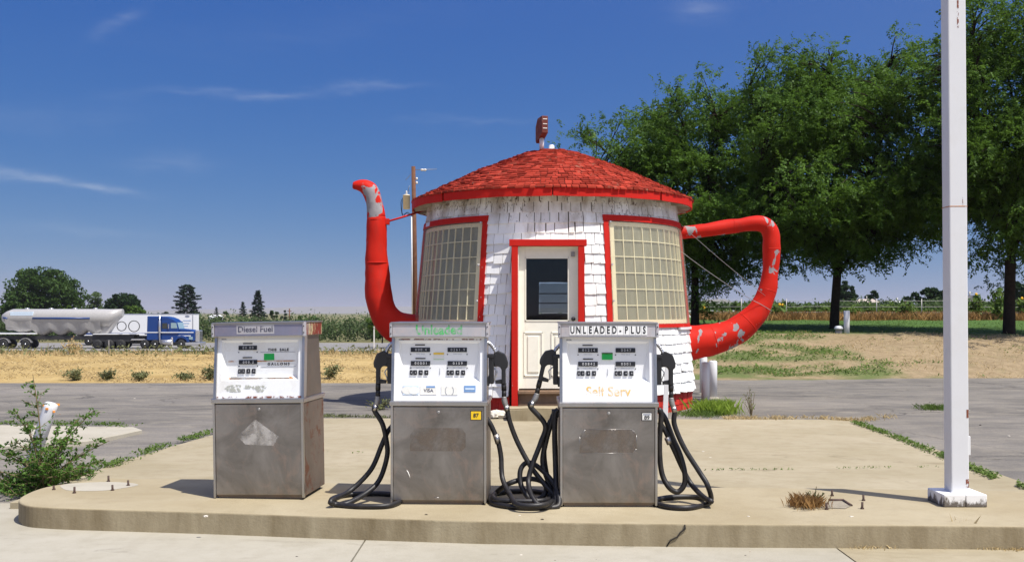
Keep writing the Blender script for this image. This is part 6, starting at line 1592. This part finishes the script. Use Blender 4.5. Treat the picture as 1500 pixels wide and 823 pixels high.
p = G(557, 600, .05); weed('shaded_weed', p, .28, .26, 220, .05, 'greyweed', 'weed clump behind the nozzle of the unleaded pump', 'weed', None, 9, 93)
rng = np.random.default_rng(75)
def edge_weeds(name, pts, n, h, w, mat, label, spread=.05, leafy=False):
    t = rng.uniform(0, len(pts) - 1.001, n); i = t.astype(int); f_ = (t - i)[:, None]; A_ = np.array([tuple(p) for p in pts])
    c = A_[i] * (1 - f_) + A_[i + 1] * f_; c[:, :2] += rng.normal(0, spread, (n, 2))
    keep = np.array([mnoise.noise((a[0] * 2.2, a[1] * 2.2, 4)) for a in c]) > -.22; c = c[keep]; n = len(c)
    if leafy:
        c[:, 2] += rng.uniform(.005, h, n); q = leaves(c, rng.uniform(.7, 1.3, n) * w * 3, rng.uniform(.4, .6, n) * w * 3, .6)
    else: q = blades(c, rng.uniform(.3, 1, n) * h, w, .6)
    tag(np_quads(name, q, MAT[mat]), label, None, None, 'stuff')
edge_weeds('joint_weeds', [G(1252, 620, .06), G(1300, 637, .06), G(1378, 668, .06), G(1450, 698, .06), G(1510, 722, .06)], 2600, .05, .012, 'weed', 'green weeds growing along the slab edge by the white pole', .035, True)
edge_weeds('joint_weeds', [G(1040, 614, .06), G(1110, 613.5, .06), G(1180, 613, .06), G(1252, 617, .06), G(1300, 611, .06)], 1500, .07, .010, 'straw', 'dry weeds along the back edge of the slab', .07)
edge_weeds('joint_weeds', [G(470, 610, .06), G(520, 611, .06), G(570, 612, .06)], 500, .06, .012, 'greyweed', 'weeds along the back edge of the slab behind the pumps', .06)
edge_weeds('joint_weeds', [G(312, 633, .06), G(270, 645, .06), G(225, 660, .06), G(170, 680, .06), G(130, 695, .06)], 1500, .05, .012, 'weed', 'weeds along the slab edge by the asphalt', .05, True)
edge_weeds('joint_weeds', [G(0, 621, .09), G(70, 622, .09), G(140, 623, .09), G(205, 625, .09)], 700, .05, .014, 'weed', 'weeds behind the flat divider', .05, True)
edge_weeds('joint_weeds', [G(1010, 689, SLAB), G(1120, 688, SLAB), G(1250, 686, SLAB), G(1380, 684, SLAB)], 160, .02, .008, 'weed', 'tiny weeds in the slab joint', .012, True)
edge_weeds('joint_weeds', [G(480, 662.5, SLAB), G(540, 662, SLAB), G(552, 662, SLAB)], 260, .025, .010, 'weed', 'tiny weeds in the slab joint behind the pumps', .03, True)
edge_weeds('straw_litter', [G(1245, 801, .008), G(1330, 799, .008), G(1400, 800, .008), G(1520, 806, .008)], 2600, .035, .007, 'straw', 'dry straw litter along the foot of the kerb', .035)
grass_tuft('dry_stalks', G(1408, 798, .01), .03, 9, .24, .004, 'straw', 'few tall dry stalks against the kerb face', 'grass tuft', None, 6, .25)
# pebbles and scraps lying on the concrete
for i in range(46):
    px, py, zt = (rs.uniform(300, 1490), rs.uniform(806, 822), .006) if i < 16 else ((rs.uniform(300, 1400), rs.uniform(752, 762), ISL) if i < 22 else ((rs.uniform(480, 1300), rs.uniform(620, 700), SLAB) if i < 34 else (rs.choice((rs.uniform(20, 250), rs.uniform(1290, 1490))), rs.uniform(575, 660), .055)))
    p = G(px, py, zt); m_ = MB(); bm = bmesh.new(); bmesh.ops.create_icosphere(bm, subdivisions=1, radius=rs.uniform(.006, .013))
    for v in bm.verts: v.co = Vector((v.co.x * 1.4, v.co.y, v.co.z * .6)) * (1 + .3 * rs.random())
    m_.bm(bm); o = m_.build('pebble', MAT[rs.choice(('stone', 'bark', 'oldwood'))]); o.location = p; tag(o, 'small loose pebble or bark scrap lying on the concrete', 'pebble', 'pebbles scattered on the concrete')

# the sapling with many fine twigs
def sapling():
    global rng; rng = np.random.default_rng(88); rr = random.Random(88)
    b = G(64, 722, .02); b.y += .0
    e = empty('sapling', b, label='leafy green elm sapling growing around the leaning white post at the island end', cat='sapling')
    sm = MB(); Cn = []; S = 8.2 / F
    tips = [(48, 548, 0), (10, 660, .1), (18, 640, .3), (100, 640, -.2), (138, 600, .0), (160, 645, .1), (150, 675, -.2), (125, 660, .2), (85, 625, .25), (0, 690, -.2), (20, 700, .2), (8, 725, -.3), (40, 620, -.2), (105, 690, -.35), (130, 690, .15), (60, 660, -.3), (90, 670, -.3), (-10, 655, .2), (30, 675, .1), (75, 655, .15), (112, 615, .2), (22, 600, .1), (70, 690, -.3), (50, 690, -.1)]
    for (px, py, dy) in tips:
        t = P(px, py, b.y + dy) - b
        bend = Vector((t.x * .35, t.y * .5, t.z * .55))
        pa = smooth_path([(rr.uniform(-.05, .05), 0, -.05), bend, t], 6); L_ = sum((pa[i + 1] - pa[i]).length for i in range(len(pa) - 1))
        sm.tube(pa, [lerp(.010, .0025, k / (len(pa) - 1)) for k in range(len(pa))], 5, False)
        for k in range(int(11 + L_ * 17)):
            f_ = rr.uniform(.22, 1); v = pa[int(f_ * (len(pa) - 1))]
            d_ = Vector((rr.gauss(0, 1), rr.gauss(0, .8), rr.gauss(.15, .35))).normalized() * rr.uniform(.07, .24) * (1.15 - .7 * f_)
            sm.tube([v, v + d_], [.003, .0015], 4, False)
            for j in range(8): Cn.append(tuple(v + d_ * ((j + .5) / 8 + .1) + Vector((rr.gauss(0, .010), rr.gauss(0, .010), rr.gauss(0, .010)))))
    sm.build('twigs', MAT['stem'], e)
    Cn = np.array(Cn); n = len(Cn); np_quads('leaves', leaves(Cn, rng.uniform(.7, 1.4, n) * .040, rng.uniform(.42, .58, n) * .040, .6), MAT['sapling'], e)
sapling()
p = G(14, 722, .01); weed('ground_weed', p, .30, .2, 500, .03, 'sapling', 'low leafy weeds under the sapling beside the pavement', 'weed', None, 16, 94)
p = G(27, 716, .02); weed('ground_weed', p, .34, .24, 620, .03, 'sapling', 'leafy weeds at the corner of pavement and island below the sapling', 'weed', None, 18, 96)
p = G(100, 706, .05); weed('ground_weed', p, .28, .22, 400, .03, 'sapling', 'low leafy weeds between sapling and the slab corner', 'weed', None, 14, 95)

# sunflowers and tall weeds along the fence
def sunflower(px, py0, py1, d, label, nf, seed):
    global rng; rng = np.random.default_rng(300 + seed); rr = random.Random(seed)
    x = X_(px, d); zb = terrain(x, d); h = Z_(py0, d) - zb
    e = empty('sunflower', (x, d, zb), label=label, cat='sunflower', group='sunflowers along the wire fence'); sm = MB(); C_ = []
    for i in range(6):
        a = rr.uniform(0, 6.28); t = Vector((math.cos(a) * h * .22, math.sin(a) * h * .15, h * rr.uniform(.7, 1)));
        if i == 0: t = Vector((0, 0, h))
        pa = smooth_path([(0, 0, 0), t * .5 + Vector((0, 0, h * .06)), t], 4); sm.tube(pa, .018, 5, False)
        for k in range(26): v = pa[rr.randint(2, len(pa) - 1)]; C_.append((v.x + rr.gauss(0, .11), v.y + rr.gauss(0, .1), v.z + rr.gauss(0, .08) - .1))
        if i < nf:
            m = MB(); m.lathe([(.02, .02), (.07, .0), (.06, -.02), (.03, -.03)], t, 10, 'y'); m.build('flower_head', MAT['petal'], e)
    sm.build('stems', MAT['stem'], e); np_quads('leaves', leaves(np.array(C_), rng.uniform(.2, .34, len(C_)), rng.uniform(.10, .2, len(C_)), .7), MAT['weed'], e)
sunflower(1031, 449, 476, 47.8, 'sunflower plant in yellow bloom before the white shed wall', 3, 1)
sunflower(1142, 446, 476, 47.8, 'sunflower plant with yellow heads just right of the red handle', 2, 2)
sunflower(1326, 441, 476, 47.8, 'tall leafy sunflower without open heads left of the white pole', 0, 3)
sunflower(1430, 431, 476, 47.8, 'sunflower with one orange head before the pale gable roof', 1, 4)
sunflower(1464, 421, 476, 46.8, 'tallest leafy sunflower stalk touching the last dark trunk', 0, 5)
sunflower(1497, 437, 476, 47.8, 'sunflower with yellow head right of the last trunk', 1, 6)
sunflower(1246, 452, 476, 47.8, 'bright leafy stalk behind the plain white post', 0, 7)
# wire fence
fe = empty('wire_fence', (X_(1020, 48.5), 48.5, 1.2), label='thin wire fence on slim posts along the far side of the lawn', cat='fence')
m = MB()
for px in range(1020, 1561, 66):
    x = X_(px, 48.5) - fe.location.x; z = terrain(X_(px, 48.5), 48.5) - 1.2
    m = MB(); m.tube([(x, 0, z - .2), (x, 0, z + 1.0)], .022, 7); m.build('post', MAT['wire'], fe)
m = MB()
for hh in (.35, .62, .9): m.tube([(X_(px, 48.5) - fe.location.x, 0, terrain(X_(px, 48.5), 48.5) - 1.2 + hh) for px in range(1020, 1561, 33)], .008, 4, False)
m.build('wires', MAT['wire'], fe)
# white shed wall, houses
sd = 56.0
e = empty('white_shed', (X_(1040, sd), sd + 1, 1.15), label='long low white shed or trailer wall behind the red handle', cat='shed')
w0, w1 = X_(996, sd) - e.location.x, X_(1075, sd) - e.location.x; zt_ = Z_(454.5, sd) - 1.15
m = MB(); m.bbox((w0, -1, -.2), (w1, 1, zt_ - .06), .02); m.build('wall', MAT['truck_white'], e)
m = MB(); m.bbox((w0 - .04, -1.06, zt_ - .07), (w1 + .04, 1.06, zt_), .015); m.build('roof', MAT['whitepaint'], e)
m = MB(); m.box((w1 - .012, -1.012, -.2), (w1 + .012, -.9, zt_ - .07)); m.build('corner_trim', MAT['soffit'], e)
def house(px0, px1, py_e, py_r, d, label, roofm, hip=.28, wall='truck_white', gable=False, turn=0):
    x0, x1 = X_(px0, d), X_(px1, d); cx_ = (x0 + x1) / 2; w = (x1 - x0) / 2; ze, zr = Z_(py_e, d), Z_(py_r, d)
    e = empty('house', (cx_, d + 3, ze - 2.6), (0, 0, turn), label=label, cat='house'); D_ = w * .6
    m = MB(); m.box((-w * .93, -D_ * .9, 0), (w * .93, D_ * .9, 2.62)); wl_ = m.build('wall', MAT[wall], e)
    hh = zr - ze + 2.6; hx = 0 if gable else hip * 2 * w
    m = MB()
    if gable: m.add([(-w, -D_, 2.6), (w, -D_, 2.6), (w, D_, 2.6), (-w, D_, 2.6), (0, -D_, hh), (0, D_, hh)], [(0, 1, 4), (1, 2, 5, 4), (2, 3, 5), (3, 0, 4, 5), (3, 2, 1, 0)])
    else: m.add([(-w, -D_, 2.6), (w, -D_, 2.6), (w, D_, 2.6), (-w, D_, 2.6), (-w + hx, 0, hh), (w - hx, 0, hh)], [(0, 1, 5, 4), (1, 2, 5), (2, 3, 4, 5), (3, 0, 4), (3, 2, 1, 0)])
    m.build('roof', MAT[roofm], e)
    for k in (-.5, .15, .6):
        m = MB(); m.box((w * k - .5, -D_ * .9 - .03, 1.0), (w * k + .5, -D_ * .9 + .02, 2.1)); m.build('window', MAT['darkglass'], wl_)
    m = MB(); m.lathe([(.09, 0), (.09, .7)], (w * .1, D_ * .2, hh - .3), 8); m.build('roof_pipe', MAT['wire'], e)
    return e
house(1024, 1086, 446, 437.5, 140, 'house with grey hip roof behind the crop rows, seen through the red handle', 'greyroof')
house(1262, 1297, 442.5, 437.5, 140, 'house with a flat tan roof behind the crop, between the small trees', 'tanroof', .2, 'tanroof')
house(1313, 1342, 445.5, 440.5, 120, 'low building with white roof left of the broad dark tree', 'truck_white', .1)
e = house(1416, 1466, 447, 432.5, 92, 'barn with pale metal gable roof between pole and last trunk', 'greyroof', .2, 'soffit', True)
m = MB(); ww = (X_(1466, 92) - X_(1416, 92)) / 2; hh = Z_(432.5, 92) - Z_(447, 92) + 2.6
m.add([(ww * 1.04, -ww * .65, 2.58), (ww * 1.04, ww * .65, 2.58), (0, ww * .65, hh + .03), (0, -ww * .65, hh + .03)], [(0, 1, 2, 3)]); m.build('metal_roof_sheet', MAT['truck_white'], e)
house(302, 322, 464.5, 461, 300, 'far white house between pine and spruce', 'truck_white', .2)

# ------------------------------------------------------------------ summer haze
HAZE = 0.00011
if HAZE:
    m = MB(); m.box((-9500, -420, -8), (9500, 9400, 62)); 
    mat = bpy.data.materials.new('summer_haze'); mat.use_nodes = True; t = NT(mat.node_tree); t.n.clear()
    pv = t.node('ShaderNodeVolumePrincipled'); pv.inputs['Density'].default_value = HAZE; pv.inputs['Color'].default_value = (.86, .88, .95, 1); pv.inputs['Anisotropy'].default_value = .2
    out = t.node('ShaderNodeOutputMaterial'); t.put(out.inputs['Volume'], pv.outputs[0])
    o = m.build('haze', mat); tag(o, 'thin summer haze over the flat land', None, None, 'stuff')
